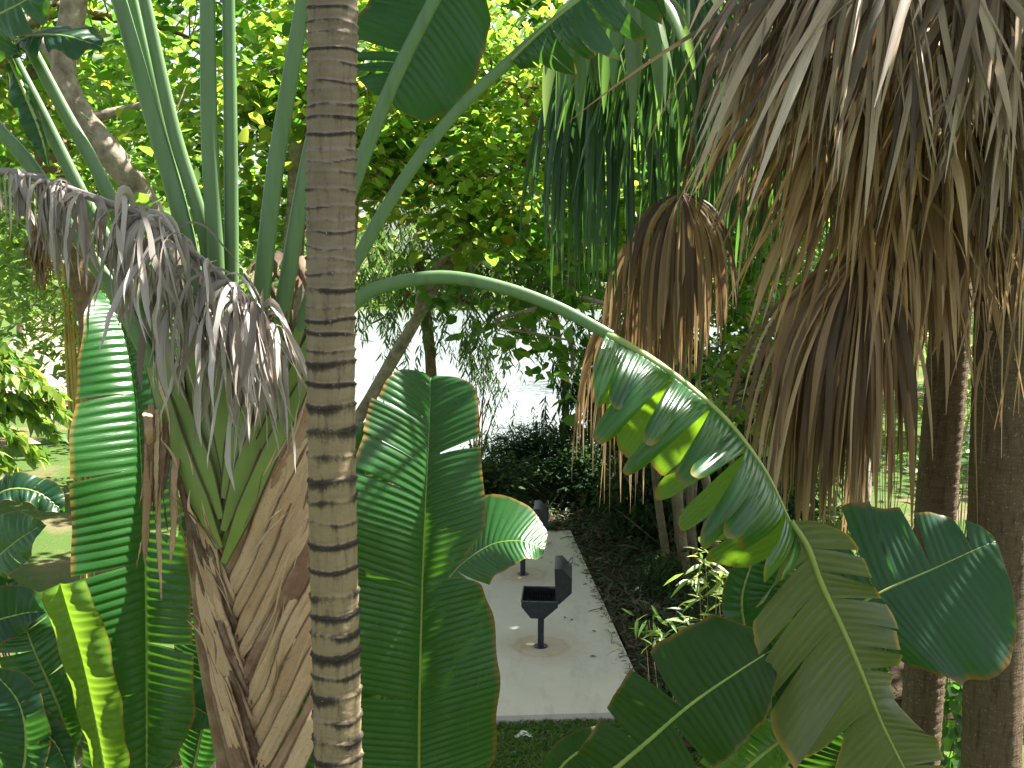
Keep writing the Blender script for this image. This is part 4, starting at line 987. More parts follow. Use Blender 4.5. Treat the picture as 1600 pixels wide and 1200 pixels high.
def fan_palm_near():
    Y = 7.0
    c = [at(x, y, Y) for x, y in ((1428, 1300), (1437, 1150), (1452, 950), (1466, 750), (1478, 600), (1488, 450), (1496, 300), (1502, 120), (1500, -60))]
    base = np.array([c[0][0] - .04, Y, 0.])
    root = thing('fan_palm', 'fan palm with a huge shaggy skirt of dead brown fronds around its trunk', 'palm tree', base)
    palm_trunk(root, [base] + c, (.145, .128), 5)
    hub = at(1496, -70, Y)
    R = np.random.default_rng(91)
    mats = (M['dead_fan_dark'], M['dead_fan'])
    # upper skirt: dead fronds bent down all round
    k = 0
    for az, rad, dz, ln, mt, ti in (
        (258, .45, -.5, 1.2, 1, (.2, 1)), (235, .5, -.55, 1.25, 1, (.2, .9)), (280, .45, -.6, 1.2, 1, (.2, .9)), (300, .5, -.45, 1.2, 0, (.2, .9)), (210, .55, -.6, 1.2, 1, (.1, .8)),
        (20, .6, -.1, 1.2, 0, (0, .5)), (60, .6, -.1, 1.2, 0, (0, .5)),
        (248, .35, -1.05, 1.0, 1, (.3, 1)), (275, .32, -1.1, 1.0, 1, (.3, 1)), (225, .4, -1.1, 1.05, 1, (.2, .9)), (310, .35, -1.0, 1.0, 1, (.1, .8))):
        a = math.radians(az); o = np.array([math.cos(a), math.sin(a), 0])
        h = hub + o * rad * .78 + np.array([0, 0, dz])
        ax = nrm(o * .75 + np.array([0, 0, -.62])); nm = nrm(o * .62 + np.array([0, 0, .75]))
        fan_frond(root, mats[mt], h, ax, nm, ln, nseg=30, spread=1.15, grav=2.3, wmax=.052, tints=ti, seed=100 + k, jit=.22,
                  petiole_from=hub + o * .12 + np.array([0, 0, dz + .05]), stiff=.3)
        k += 1
    # single large dead fronds that hang apart
    def hang(px, py, Yd, ln, spread, frm, seed, mt='dead_fan', ti=(.1, .9), nseg=36, wmax=.06, axd=(-.1, -.15, -1), label=None, grav=5.0, nm=(0, -1, .1), jit=.18, stiff=.08, mess=.07, **kw):
        fan_frond(root, M[mt], at(px, py, Yd), axd, nm, ln, nseg=nseg, spread=spread, grav=grav, wmax=wmax, tints=ti, seed=seed, jit=jit, petiole_from=frm, label=label, name='dead_frond', stiff=stiff, n=16, mess=mess, **kw)
    hang(1352, 385, 6.30, 1.85, .85, hub + [-.1, -.1, -.8], 201, ti=(.0, .8), nseg=60, wmax=.08, axd=(-.40, -.2, -1), grav=4.2, jit=.10, mess=.05, label='long brown dead frond hanging lowest beside the trunk')
    hang(1335, 420, 6.45, 1.75, .7, hub + [-.1, -.1, -.9], 202, ti=(.0, .5), nseg=40, wmax=.07, axd=(-.2, .1, -1), grav=4, jit=.1)
    hang(1375, 400, 6.35, 1.75, .6, hub + [-.1, -.1, -.9], 215, ti=(.1, .9), nseg=44, wmax=.065, axd=(-.12, -.1, -1), grav=4, jit=.1, mess=.06)
    hang(1300, 430, 6.6, 1.85, .5, hub + [-.1, -.1, -.9], 216, ti=(.0, .6), nseg=44, wmax=.06, axd=(-.12, -.1, -1), grav=4, jit=.1, mess=.06)
    hang(1310, 470, 6.55, 1.50, .7, hub + [-.1, -.1, -.9], 214, ti=(.0, .5), nseg=40, wmax=.05, axd=(-.2, .1, -1), grav=4, jit=.1)
    tiers = []
    for px, py, Yd, ln, ang, mt2, ti2, sp2 in (
            (1250, -210, 6.1, 1.95, -16, 'dead_fan_dark', (.35, 1), .34), (1330, -230, 5.9, 2.1, -26, 'dead_fan_dark', (.2, 1), .36), (1400, -240, 5.75, 2.2, -30, 'dead_fan_dark', (.2, 1), .38),
            (1290, -190, 6.0, 1.85, -4, 'dead_fan_dark', (.3, 1), .40), (1470, -230, 5.7, 2.0, -34, 'dead_fan_dark', (.0, .9), .34), (1520, -240, 5.8, 2.1, -26, 'dead_fan_dark', (.0, .8), .38),
            (1380, -180, 5.6, 1.75, -6, 'dead_fan_dark', (.45, 1), .34), (1460, -200, 5.65, 1.8, 3, 'dead_fan_dark', (.0, 1), .40), (1500, -200, 5.7, 1.9, 22, 'dead_fan_dark', (.2, 1), .36),
            (1440, -160, 5.6, 1.9, 34, 'dead_fan_dark', (.2, .9), .30), (1600, -200, 5.7, 1.9, -16, 'dead_fan_dark', (.3, 1), .42), (1570, -180, 5.7, 1.7, 12, 'dead_fan_dark', (.2, 1), .4), (1660, -160, 5.8, 1.8, -30, 'dead_fan_dark', (.3, 1), .4)):
        tiers.append((px, py, Yd, ln, ang, mt2, ti2, sp2, .7))
    for px, py, Yd, ln, ang, mt2, ti2, sp2 in (
            (1310, 0, 6.2, 1.6, -22, 'dead_fan', (.1, .9), .6), (1400, 30, 6.25, 1.65, -24, 'dead_fan', (.1, .9), .6), (1460, 60, 6.2, 1.6, -10, 'dead_fan', (.2, 1), .6), (1370, 130, 6.4, 1.6, -14, 'dead_fan', (.2, 1), .6),
            (1440, 180, 6.4, 1.5, -4, 'dead_fan', (.2, 1), .65), (1500, 150, 6.35, 1.4, 10, 'dead_fan', (.0, .8), .6), (1590, 60, 6.0, 1.5, 14, 'dead_fan_dark', (.1, .8), .6), (1260, 0, 6.5, 1.6, -18, 'dead_fan_dark', (.0, .6), .5),
            (1340, 220, 6.35, 1.5, -18, 'dead_fan', (.3, 1), .6), (1400, 260, 6.4, 1.45, -8, 'dead_fan', (.4, 1), .6), (1460, 310, 6.5, 1.3, 4, 'dead_fan', (.3, 1), .6), (1350, 60, 6.1, 1.6, -30, 'dead_fan', (.3, 1), .5),
            (1420, 290, 6.5, 1.25, 2, 'dead_fan', (.4, 1), .7), (1470, 240, 6.45, 1.35, 4, 'dead_fan', (.2, .9), .6)):
        tiers.append((px, py, Yd, ln, ang, mt2, ti2, sp2, 1.3))
    for k2, (px, py, Yd, ln, ang, mt2, ti2, sp2, gv) in enumerate(tiers):
        an = math.radians(ang)
        hang(px, py, Yd, ln, sp2, hub + [0, -.05, -.2 - .25 * (py > 20) - .3 * (py > 150)], 220 + k2, mt=mt2, ti=ti2, nseg=24 if gv < 1 else 28, wmax=.058 if k2 % 3 else .075, axd=(math.sin(an), -.12, -math.cos(an)), grav=gv, jit=.16, stiff=.15, mess=.10)
    hang(1066, 302, 6.7, 1.12, 1.5, at(1150, 60, 6.9), 206, ti=(.0, .75), nseg=54, mess=.05, wmax=.05, axd=(-.05, -.3, -1), label='brown dead frond hanging like a closed umbrella, left of the skirt', bend=.2, grav=8.0, stiff=.02, jit=.1)
    hang(1045, 330, 6.85, 1.4, 1.0, at(1150, 70, 6.9), 207, ti=(.0, .6), nseg=40, mess=.05, wmax=.045, axd=(-.25, 0, -1), grav=7.0, stiff=.02, jit=.1, bend=.2)
    hang(985, 450, 7.3, 1.6, .8, at(1100, 200, 7.1), 208, ti=(.1, .9), nseg=46, mess=.05, wmax=.03, axd=(-.05, 0, -1), grav=6.0, bend=.1)
    # green fronds, the lowest ones hanging limp
    def green(px, py, Yd, ln, spread, frm, seed, ti, axd, grav=5.0, wmax=.045, nseg=40, label=None, nm=(0, -1, .2), jit=.14, stiff=.06):
        fan_frond(root, M['green_fan'], at(px, py, Yd), axd, nm, ln, nseg=nseg, spread=spread, grav=grav, wmax=wmax, tints=ti, seed=seed, jit=jit, petiole_from=frm, petmat=M['petiole'], name='green_frond', label=label, stiff=stiff, n=16)
    green(950, 40, 6.8, 1.80, 1.1, hub + [-.2, 0, .3], 301, (.0, .45), (-.05, -.1, -1), nseg=46, label='dark green frond hanging limp at the top centre', grav=7.0, wmax=.04)
    green(915, 100, 6.9, 1.55, .9, hub + [-.2, 0, .3], 311, (.0, .4), (-.05, -.1, -1), nseg=36, grav=7.0, wmax=.04)
    green(905, -10, 6.35, .85, .9, hub + [-.3, -.1, .4], 302, (.7, 1), (.0, -.3, -1), nseg=11, wmax=.085, grav=3)
    green(985, -50, 6.2, 1.0, .9, hub + [-.3, -.1, .4], 303, (.65, 1), (.05, -.3, -1), nseg=12, wmax=.085, grav=3)
    green(1075, -60, 6.6, 1.6, 1.3, hub + [-.3, 0, .2], 304, (.3, .9), (-.3, -.1, -1), nseg=50, wmax=.03, grav=2.2)
    green(1040, -90, 6.7, 1.5, 1.2, hub + [-.3, 0, .2], 312, (.3, .9), (.1, -.1, -1), nseg=40, wmax=.035, grav=2.0)
    green(1180, -20, 7.1, 1.9, 1.2, hub + [-.2, .1, .1], 305, (.2, .9), (-.5, -.1, -1), nseg=46, wmax=.036, grav=2.0)
    green(1230, 120, 7.4, 1.55, 1.1, hub + [-.2, .1, 0], 306, (.0, .5), (-.1, 0, -1), nseg=46, wmax=.045)
    green(1150, 40, 7.5, 1.6, 1.0, hub + [-.2, .2, 0], 307, (.0, .5), (-.2, 0, -1), wmax=.04)
    green(1300, 40, 7.5, 1.6, 1.1, hub + [-.2, .2, 0], 308, (.0, .6), (-.3, 0, -1), wmax=.045)
    green(1540, 60, 7.5, 1.5, 1.1, hub + [.1, .2, 0], 309, (.0, .5), (.3, 0, -1), wmax=.045)
    green(1470, 250, 7.5, 1.4, 1.0, hub + [.0, .2, -.5], 310, (.0, .5), (.1, 0, -1), wmax=.045)
    for i in range(4):
        az = -.5 + i * .4; el = R.uniform(.15, 1.2)
        o = np.array([math.cos(az) * math.cos(el), math.sin(az) * math.cos(el), math.sin(el)])
        h = hub + np.array([0, 0, .35]) + o * 1.0
        fan_frond(root, M['green_fan'], h, nrm(o + [0, 0, -.25]), nrm(np.array([0, 0, 1.]) + R.normal(0, .2, 3)), 1.0, nseg=24, spread=1.7, grav=1.1, wmax=.06, tints=(.2, .7), seed=330 + i,
                  petiole_from=hub + [0, 0, .3], petmat=M['petiole'], name='green_frond')
fan_palm_near()

def fan_palm_side(x, Y, top_z, label, seed, pts=None, r=(.20, .185)):
    base = np.array([x, Y, 0.]) if pts is None else np.array([pts[0][0] - .02, Y, 0.])
    root = thing('fan_palm', label, 'palm tree', base)
    c = [base, (x, Y, 3), (x + .02, Y, 6), (x + .05, Y, top_z)] if pts is None else [base] + pts
    palm_trunk(root, c, r, seed)
    hub = np.asarray(c[-1], float); R = np.random.default_rng(seed)
    for i in range(11):
        az = i * 2.4; el = R.uniform(.0, 1.2)
        o = np.array([math.cos(az) * math.cos(el), math.sin(az) * math.cos(el), math.sin(el)])
        fan_frond(root, M['green_fan'] if el > -.1 else M['dead_fan'], hub + o * 1.0, nrm(o + [0, 0, -.25]), nrm(np.array([0, 0, 1.]) + R.normal(0, .2, 3)), 1.1, nseg=26, spread=1.8, grav=1.2, wmax=.075,
                  tints=(.2, .7), seed=seed * 10 + i, petiole_from=hub, petmat=M['petiole'], name='green_frond' if el > -.1 else 'dead_frond')
    return root
rt = fan_palm_side(0, 6.4, 9.6, 'thick brown palm trunk at the right edge, rough with fine rings', 6, pts=[at(x, y, 6.4) for x, y in ((1546, 1300), (1549, 1150), (1555, 950), (1562, 750), (1570, 500), (1576, 300), (1582, 0))] + [np.array([3.25, 6.4, 10.5]), np.array([3.35, 6.4, 17.5])], r=(.185, .165))
# loose dead segments caught on the right-edge trunk
mb = MB(); R = np.random.default_rng(8)
for k in range(26):
    x, y = R.uniform(1520, 1610), R.uniform(250, 520)
    P = spline([at(x, y, 6.15), at(x + R.normal(-8, 12), y + 90, 6.1), at(x + R.normal(-14, 22), y + R.uniform(160, 330), 6.14)], 12)
    ribbon(mb, P, R.uniform(.010, .03) * np.linspace(1, .15, 12), (R.normal(0, .5), -1, 0), fold=.2, tint=R.uniform(.2, .9))
mb.build('dead_frond', M['dead_fan'], rt)

# ---- trees
def w(px, py, Y): return at(px, py, Y)
G_BT = 'broad leaved trees beyond the palms'
tree('broad_leaf_tree', 'leaning pale trunk forking behind the dead grey leaf, round bright leaves', 'tree', (w(300, 700, 9.6)[0], 9.6, 0),
     [(w(318, 760, 9.6)[0], 9.6, 0), w(305, 620, 9.6), w(285, 450, 9.6), w(235, 330, 9.5), w(180, 250, 9.4), w(125, 175, 9.4), w(98, 110, 9.4), w(112, 30, 9.4), w(125, -80, 9.4)], (.17, .10),
     [((-4.2, 10.6, 8.3), (1.6, 1.2, 1.3)), ((-2.4, 10.4, 8.9), (1.5, 1.2, 1.2)), ((-3.6, 9.8, 6.9), (1.0, .8, .7)), ((-1.8, 11.2, 7.6), (1.3, .9, 1.0)), ((-5.6, 11, 7.2), (1.3, 1, 1.1))], 85, 40, M['crown'],
     size=(.09, .20), seed=11, group=G_BT, limbs=[([w(98, 110, 9.4), w(60, 60, 9.5), w(20, 40, 9.6)], .07)], tint=(.2, .8))
tree('broad_leaf_tree', 'brown trunk rising behind the tall sunlit blade at the left', 'tree', (w(165, 700, 11.2)[0], 11.2, 0),
     [(w(172, 760, 11.2)[0], 11.2, 0), w(152, 560, 11.2), w(128, 440, 11.2), (w(100, 330, 11.2)), w(70, 210, 11.3), w(62, 90, 11.4), w(60, -40, 11.5)], (.19, .12),
     [((-5.6, 12.5, 8.2), (1.7, 1.3, 1.4)), ((-3.6, 12.8, 8.0), (1.6, 1.2, 1.3)), ((-5.0, 12.2, 6.8), (1.2, 1, .8)), ((-2.2, 13, 7.2), (1.3, 1, 1.1))], 85, 40, M['crown'],
     size=(.09, .21), seed=12, group=G_BT, bark='bark_brown', tint=(.15, .75))
tree('broad_leaf_tree', 'slanting dark trunk in front of the lake under dense round leaves', 'tree', (w(540, 720, 14)[0], 14, 0),
     [(w(395, 930, 14)[0], 14, 0), w(470, 805, 14), w(562, 650, 14), w(610, 568, 14), w(656, 490, 14), w(704, 402, 14), w(750, 325, 14), w(790, 275, 14), w(835, 225, 14)], (.105, .065),
     [((.2, 13.6, 7.0), (1.7, 1.1, 1.3)), ((-1.6, 13.4, 7.6), (1.5, 1.1, 1.2)), ((1.6, 13.8, 7.2), (1.5, 1.1, 1.4)), ((.0, 13.4, 5.7), (1.5, .9, .6)), ((.9, 13.2, 5.0), (.8, .6, .45)), ((1.6, 13.0, 4.4), (.45, .4, .4)), ((-.5, 13, 4.95), (.5, .3, .22)), ((.25, 13, 4.8), (.6, .3, .3)), ((.75, 13, 4.45), (.4, .3, .4)), ((.15, 13.0, 4.55), (.4, .3, .35)), ((.75, 13.0, 4.1), (.4, .3, .35))], 105, 42, M['crown'],
     size=(.11, .25), seed=13, group=G_BT, bark='bark', limbs=[([w(652, 490, 14), w(664, 440, 13.9), w(712, 370, 13.8), w(716, 240, 13.8), w(722, 60, 13.8)], .06), ([w(750, 325, 14), w(700, 330, 13.9), w(640, 345, 13.9), w(580, 300, 13.8)], .04)], tint=(.15, .8))
tree('broad_leaf_tree', 'grey trunk standing just left of the ringed trunk among sunlit leaves', 'tree', (w(462, 600, 12.6)[0], 12.6, 0),
     [(w(440, 900, 12.6)[0], 12.6, 0), w(452, 520, 12.6), w(462, 340, 12.6), w(468, 200, 12.6), w(464, 60, 12.7), w(470, -60, 12.8)], (.16, .11),
     [((-2.2, 13.2, 8.0), (1.5, 1.2, 1.2)), ((-3.4, 13.6, 7.0), (1.4, 1.1, 1.0)), ((-1.0, 13.6, 7.2), (1.3, 1, 1.0)), ((-2.6, 13.2, 5.9), (1.1, .8, .6))], 80, 40, M['crown'], size=(.10, .21), seed=14, group=G_BT, tint=(.2, .85))
tree('weeping_tree', 'thin upright trunk above the giant blade tip with drooping narrow leaves over the lake', 'tree', (w(676, 600, 17)[0], 17, 0),
     [(w(684, 800, 17)[0], 17, 0), w(674, 590, 17), w(664, 480, 17), w(655, 400, 17), w(668, 300, 17), w(680, 200, 17)], (.12, .07),
     [((-1.0, 17, 6.2), (1.2, 1, .8)), ((.0, 17, 5.8), (1.1, 1, .8)), ((-2.1, 16.8, 5.6), (.9, .8, .7)), ((.45, 16.6, 4.9), (.6, .6, .6)), ((-.4, 16.8, 4.7), (.6, .5, .5)), ((1.3, 17, 6.0), (1, .9, 1)), ((-1.8, 16.6, 5.25), (.9, .4, .2)), ((-.4, 16.6, 5.25), (.9, .4, .2)), ((-1.6, 16.6, 4.9), (.5, .4, .5)), ((-2.3, 16.6, 4.4), (.4, .4, .5))], 190, 48, M['willow'], size=(.12, .24), tpl=LEAF_NARROW, seed=15,
     droop=1.5, hang=.35, rad=.26, bark='bark_brown', upbias=.4)
tree('broad_leaf_tree', 'tree of yellow green leaves filling the gap between lake and fan palm skirt', 'tree', (3.2, 18.5, 0),
     [(3.2, 18.5, 0), (3.0, 18.5, 2.5), (2.6, 18.4, 5), (2.4, 18.3, 7.5)], (.16, .09),
     [((2.2, 18, 8.0), (2.0, 1.4, 1.6)), ((4.0, 18, 7.4), (1.9, 1.4, 1.7)), ((1.4, 17.4, 6.0), (1.2, 1, .9)), ((3.0, 17.2, 5.2), (1.6, 1.1, 1.0)), ((4.6, 17.5, 4.6), (1.2, 1, 1)), ((3.6, 16.8, 3.6), (1.0, .8, .7))], 130, 38, M['crown'],
     size=(.13, .25), seed=16, group=G_BT, tint=(.2, .85))
for nm, x, y, bl, sdd, k in (('glowing yellow green tree above the lake, behind the slanting dark trunk', 2.7, 19.5, [((-1.8, 19.5, 8.2), (1.8, .8, 1.6)), ((.6, 19.6, 8.6), (1.8, .8, 1.5)), ((2.6, 19.4, 8.2), (1.6, .8, 1.6)), ((-.4, 19.4, 6.6), (1.6, .7, .7)), ((1.8, 19.4, 6.3), (1.4, .7, .8)), ((.2, 19.6, 10.4), (2.6, .8, 1))], 612, 120),
        ('bright leafy tree farthest back over the lake shore, filling the top centre', 1.2, 24.5, [((-1.2, 24.5, 9.2), (2.2, .9, 2.0)), ((1.6, 24.6, 9.8), (2.2, .9, 2.2)), ((4.2, 24.4, 8.6), (2.0, .9, 2.2)), ((.2, 24.4, 7.0), (1.8, .8, .9)), ((3.0, 24.4, 6.2), (1.6, .8, 1.1)), ((-4.0, 24.5, 9.5), (2.2, .9, 2.2)), ((-3.2, 24.4, 7.0), (1.6, .8, .9))], 613, 150),
        ('leafy tree with bright round leaves between the trunk and the long curving stalk', -1.88, 11.6, [((-.6, 11.6, 7.6), (.9, .6, .8)), ((.5, 11.7, 7.4), (.9, .6, .8)), ((-.2, 11.6, 6.4), (.9, .5, .5)), ((.9, 11.6, 6.5), (.6, .5, .5)), ((-1.4, 11.6, 6.6), (.6, .5, .6))], 614, 70)):
    tree('broad_leaf_tree', nm, 'tree', (x, y, 0), [(x, y, 0), (x + .1, y, 2), (x - .15, y, 4.2), (x + .1, y, 6), (x, y, 8)], (.09, .05), bl, k, 38, M['crown'], size=(.08, .17) if y < 15 else (.14, .28), seed=sdd, group=G_BT, tint=(.3, .86), shell=.1, bark='bark_brown')
tree('broad_leaf_tree', 'tree of sunlit leaves seen high between the green stalks', 'tree', (-5.5, 19, 0),
     [(-5.5, 19, 0), (-5.4, 19, 3), (-5.2, 19, 6), (-5, 19, 9)], (.2, .1),
     [((-5.4, 19, 8.5), (2.4, 1.6, 2.0)), ((-3.0, 18.6, 8.6), (2.0, 1.5, 1.8)), ((-7.2, 19, 7.4), (2, 1.5, 1.6)), ((-4.2, 18.4, 6.6), (1.7, 1.2, .9)), ((-1.2, 19.4, 8.6), (2, 1.3, 1.9)), ((-8.4, 19.5, 9), (2, 1.5, 2))], 110, 40, M['crown'], size=(.13, .27), seed=17, group=G_BT, tint=(.3, .86))
# shade trees on the right, over the pad, mostly above the frame, and two added for shade
tree('shade_tree', 'dense tree behind the right palms whose shade covers the concrete pad', 'tree', (8.2, 15.5, 0),
     [(8.2, 15.5, 0), (8.1, 15.5, 4), (7.6, 15.3, 7), (7.2, 15.2, 9.5)], (.3, .16),
     [((5.6, 14.4, 9.6), (2.2, 2.0, 1.5)), ((7.8, 14.0, 10.0), (2.4, 2.2, 1.6)), ((6.6, 17.2, 9.8), (2.4, 2.0, 1.6)), ((9.4, 17, 10), (2.2, 2.2, 1.6)), ((4.6, 17.0, 9.6), (1.8, 1.8, 1.3)), ((9.6, 13.2, 11), (2.2, 2, 1.5)), ((10.6, 15.4, 12), (2.2, 2, 1.5))], 330, 26, M['crown'],
     size=(.2, .34), rad=.45, seed=18, group=G_BT, twig=.014)
tree('shade_tree', 'dark tree added on the lake shore behind the thicket, shading the waterside bush and closing the right side of the water', 'tree', (6.2, 25.6, 0),
     [(6.2, 25.6, 0), (6.1, 25.6, 3), (5.8, 25.6, 6), (5.6, 25.6, 8)], (.22, .12),  # added to throw shade over the bush behind the far grill
     [((3.6, 25.8, 4.0), (.9, .6, 1.6)), ((4.6, 25.8, 6.4), (1.6, .9, 1.5)), ((6.4, 26, 8.0), (1.9, 1, 1.6)), ((5.4, 25.8, 3.4), (1.4, .7, 1.6)), ((7.4, 26, 5.0), (1.6, .9, 1.8))], 170, 28, M['dark'], size=(.2, .34), tpl=LEAF_OVAL, rad=.4, seed=21, group=G_BT, twig=.014)
tree('shade_tree', 'tall tree beyond the thicket with leaves above the fan palm skirt', 'tree', (7.6, 22, 0),
     [(7.6, 22, 0), (7.5, 22, 4), (7.0, 21.8, 7), (6.6, 21.6, 10)], (.28, .15),
     [((5.2, 21, 9.2), (2.2, 1.8, 1.8)), ((7.8, 21, 9.6), (2.4, 1.8, 1.8)), ((6.4, 20.4, 7.2), (1.8, 1.4, 1.2)), ((3.6, 21.4, 10.4), (2, 1.6, 1.4)), ((10, 21, 10), (2.2, 1.8, 1.8))], 240, 26, M['crown'], size=(.2, .32), rad=.45, seed=19, group=G_BT, twig=.014)
tree('shade_tree', 'unseen tree added right of the palms, its crown placed to shade the ringed trunk and lower right leaves', 'tree', (6.4, 5.4, 0),
     [(6.4, 5.4, 0), (6.4, 5.4, 4), (6.2, 5.4, 6.5), (6, 5.4, 8.5)], (.25, .14),  # added out of view, leaf blobs placed to block sun on trunk and leaves
     [((6.6, 4.4, 8.2), (1.2, 1.2, 1.1)), ((7.2, 4.6, 8.8), (1.5, 1.5, 1.2)), ((8.2, 6, 9.4), (1.5, 1.5, 1.2)), ((2.2, 5.0, 8.8), (.55, .45, .7)), ((2.3, 5.05, 9.9), (.6, .45, .8)), ((2.2, 5.1, 11), (.6, .45, .7)), ((4.4, 5.5, 8.0), (.8, .8, .8)), ((3.9, 5.75, 9.3), (.6, .4, .5)), ((3.9, 5.2, 7.6), (.5, .6, .4))], 165, 28, M['crown'], size=(.18, .30), rad=.4, seed=20, group=G_BT, twig=.014)

# thicket right of the pad
def shrub(name, label, cat, base, blobs, ncl, per, mat, size, tpl, seed, group=None, stems=8, hang=0, droop=.6, rad=.25, h=1.0, bark='bark_brown', tint=(.1, .7), upbias=.8):
    R = np.random.default_rng(seed); root = thing(name, label, cat, base, group)
    tb = MB()
    for k in range(stems):
        c, r = blobs[k % len(blobs)]
        e = np.asarray(c) + R.normal(0, .4, 3) * np.asarray(r); b = np.asarray(base, float) + np.array([R.normal(0, .12), R.normal(0, .12), 0])
        l = spline([b, (b + e) / 2 + R.normal(0, .1, 3) * h, e], 14); tube(tb, l, np.linspace(.02, .006, 14) * h, 5)
    tb.build('stems', M[bark], root)
    cs = []
    vol = np.array([np.prod(b[1]) for b in blobs]); cnt = np.maximum(1, (vol / vol.sum() * ncl)).astype(int)
    for (c, r), k in zip(blobs, cnt):
        cs.append(np.asarray(c) + nrm(R.normal(0, 1, (k, 3))) * R.uniform(.2, 1, (k, 1)) ** .6 * np.asarray(r))
    mb = MB(); crown_leaves(mb, np.vstack(cs), per, rad, size, R, tpl, droop, tint, hang, upbias)
    mb.build('foliage', mat, root)
    return root
g = lambda px, py: gnd(px, py)
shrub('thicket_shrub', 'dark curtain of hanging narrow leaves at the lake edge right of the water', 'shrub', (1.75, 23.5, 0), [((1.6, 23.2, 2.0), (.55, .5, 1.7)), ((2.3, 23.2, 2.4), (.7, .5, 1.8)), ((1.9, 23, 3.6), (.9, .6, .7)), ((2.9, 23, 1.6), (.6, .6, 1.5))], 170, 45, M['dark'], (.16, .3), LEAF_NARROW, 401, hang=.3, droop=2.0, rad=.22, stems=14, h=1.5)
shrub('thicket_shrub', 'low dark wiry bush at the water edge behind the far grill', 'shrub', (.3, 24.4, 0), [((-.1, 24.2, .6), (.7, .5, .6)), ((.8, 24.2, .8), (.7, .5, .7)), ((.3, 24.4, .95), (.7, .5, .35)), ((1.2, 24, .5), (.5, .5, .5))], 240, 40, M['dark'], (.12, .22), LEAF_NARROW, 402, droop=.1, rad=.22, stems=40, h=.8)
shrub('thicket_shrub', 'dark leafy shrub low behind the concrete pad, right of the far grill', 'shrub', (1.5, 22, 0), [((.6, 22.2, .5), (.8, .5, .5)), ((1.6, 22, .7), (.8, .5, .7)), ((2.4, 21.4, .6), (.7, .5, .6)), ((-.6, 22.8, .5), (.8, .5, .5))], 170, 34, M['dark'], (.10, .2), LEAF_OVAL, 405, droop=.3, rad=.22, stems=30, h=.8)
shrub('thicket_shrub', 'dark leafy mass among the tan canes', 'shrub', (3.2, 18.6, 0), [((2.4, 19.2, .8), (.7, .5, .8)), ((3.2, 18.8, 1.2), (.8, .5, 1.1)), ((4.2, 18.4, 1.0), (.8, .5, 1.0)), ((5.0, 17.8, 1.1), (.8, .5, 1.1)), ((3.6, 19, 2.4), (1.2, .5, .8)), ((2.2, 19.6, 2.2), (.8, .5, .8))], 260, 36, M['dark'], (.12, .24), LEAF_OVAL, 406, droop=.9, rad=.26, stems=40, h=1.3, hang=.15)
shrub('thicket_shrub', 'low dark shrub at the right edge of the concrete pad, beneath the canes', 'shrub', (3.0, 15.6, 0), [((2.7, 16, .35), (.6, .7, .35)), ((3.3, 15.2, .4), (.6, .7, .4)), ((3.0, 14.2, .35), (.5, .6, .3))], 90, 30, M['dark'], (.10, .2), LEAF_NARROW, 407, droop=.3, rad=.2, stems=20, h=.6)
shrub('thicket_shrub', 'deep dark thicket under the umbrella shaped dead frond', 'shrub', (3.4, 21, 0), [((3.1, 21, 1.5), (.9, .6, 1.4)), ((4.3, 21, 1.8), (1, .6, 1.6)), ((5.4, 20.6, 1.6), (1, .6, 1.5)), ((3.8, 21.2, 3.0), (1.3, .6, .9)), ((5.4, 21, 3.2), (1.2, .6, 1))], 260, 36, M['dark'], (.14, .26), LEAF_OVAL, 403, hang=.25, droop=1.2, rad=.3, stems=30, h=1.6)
shrub('thicket_shrub', 'feathery hanging bush standing over the lake beyond the giant blade', 'shrub', (-.9, 25.8, 0), [((-.8, 25.6, 2.9), (.7, .4, .9)), ((-.3, 25.6, 2.0), (.6, .4, .6)), ((-1.2, 25.6, 3.6), (.7, .4, .6)), ((-.2, 25.8, 1.0), (.5, .4, .5))], 42, 30, M['dark'], (.12, .24), LEAF_NARROW, 404, droop=1.6, rad=.2, stems=10, h=1.4, hang=.2)

# bamboo / cane stems by the pad
R = np.random.default_rng(55)
cb = np.array([g(1060, 900)[0], g(1060, 900)[1], 0])
root = thing('bamboo_clump', 'tall clump of jointed tan canes standing right of the concrete pad', 'bamboo', cb)
for i, (bx, by, tx, ty, r_) in enumerate(((1044, 892, 1022, 712, .075), (1078, 938, 1060, 730, .07), (1092, 930, 1080, 730, .055), (1012, 812, 1004, 700, .05), (1022, 850, 1012, 700, .05), (1112, 930, 1112, 800, .09),
                                          (1034, 840, 1036, 700, .045), (1060, 870, 1046, 720, .045), (1075, 880, 1072, 720, .05), (1130, 900, 1140, 760, .06), (1160, 890, 1170, 740, .055), (1000, 800, 992, 690, .04), (1050, 862, 1040, 720, .035), (1066, 900, 1052, 720, .05), (1085, 905, 1090, 730, .04), (1100, 880, 1098, 720, .045), (1028, 830, 1012, 700, .035), (1120, 870, 1124, 740, .05), (985, 790, 975, 680, .035))):
    b = g(bx, by); b[2] = 0.02; m = at(tx, ty, b[1] + .1); top = m + (m - b) * 1.6 + np.array([R.normal(0, .3), R.normal(0, .3), 0])
    P = spline([b, m, top], 160); L = np.r_[0, np.cumsum(np.linalg.norm(np.diff(P, axis=0), axis=1))]
    jn = np.abs(((L / .34 + R.random()) % 1) - .5) * 2
    mb = MB(); tube(mb, P, r_ * (1 - .35 * L / L[-1]) * (1 + .10 * (jn > .93)), 10); mb.build('culm', M['culm'], root)
mb = MB(); cs = np.array([[R.uniform(2.0, 6.2), R.uniform(15.5, 19.5), R.uniform(5.5, 9)] for _ in range(150)])
crown_leaves(mb, cs, 30, .35, (.16, .3), R, LEAF_NARROW, 1.0, (.1, .6), .2, .5); mb.build('foliage', M['bamboo'], root)

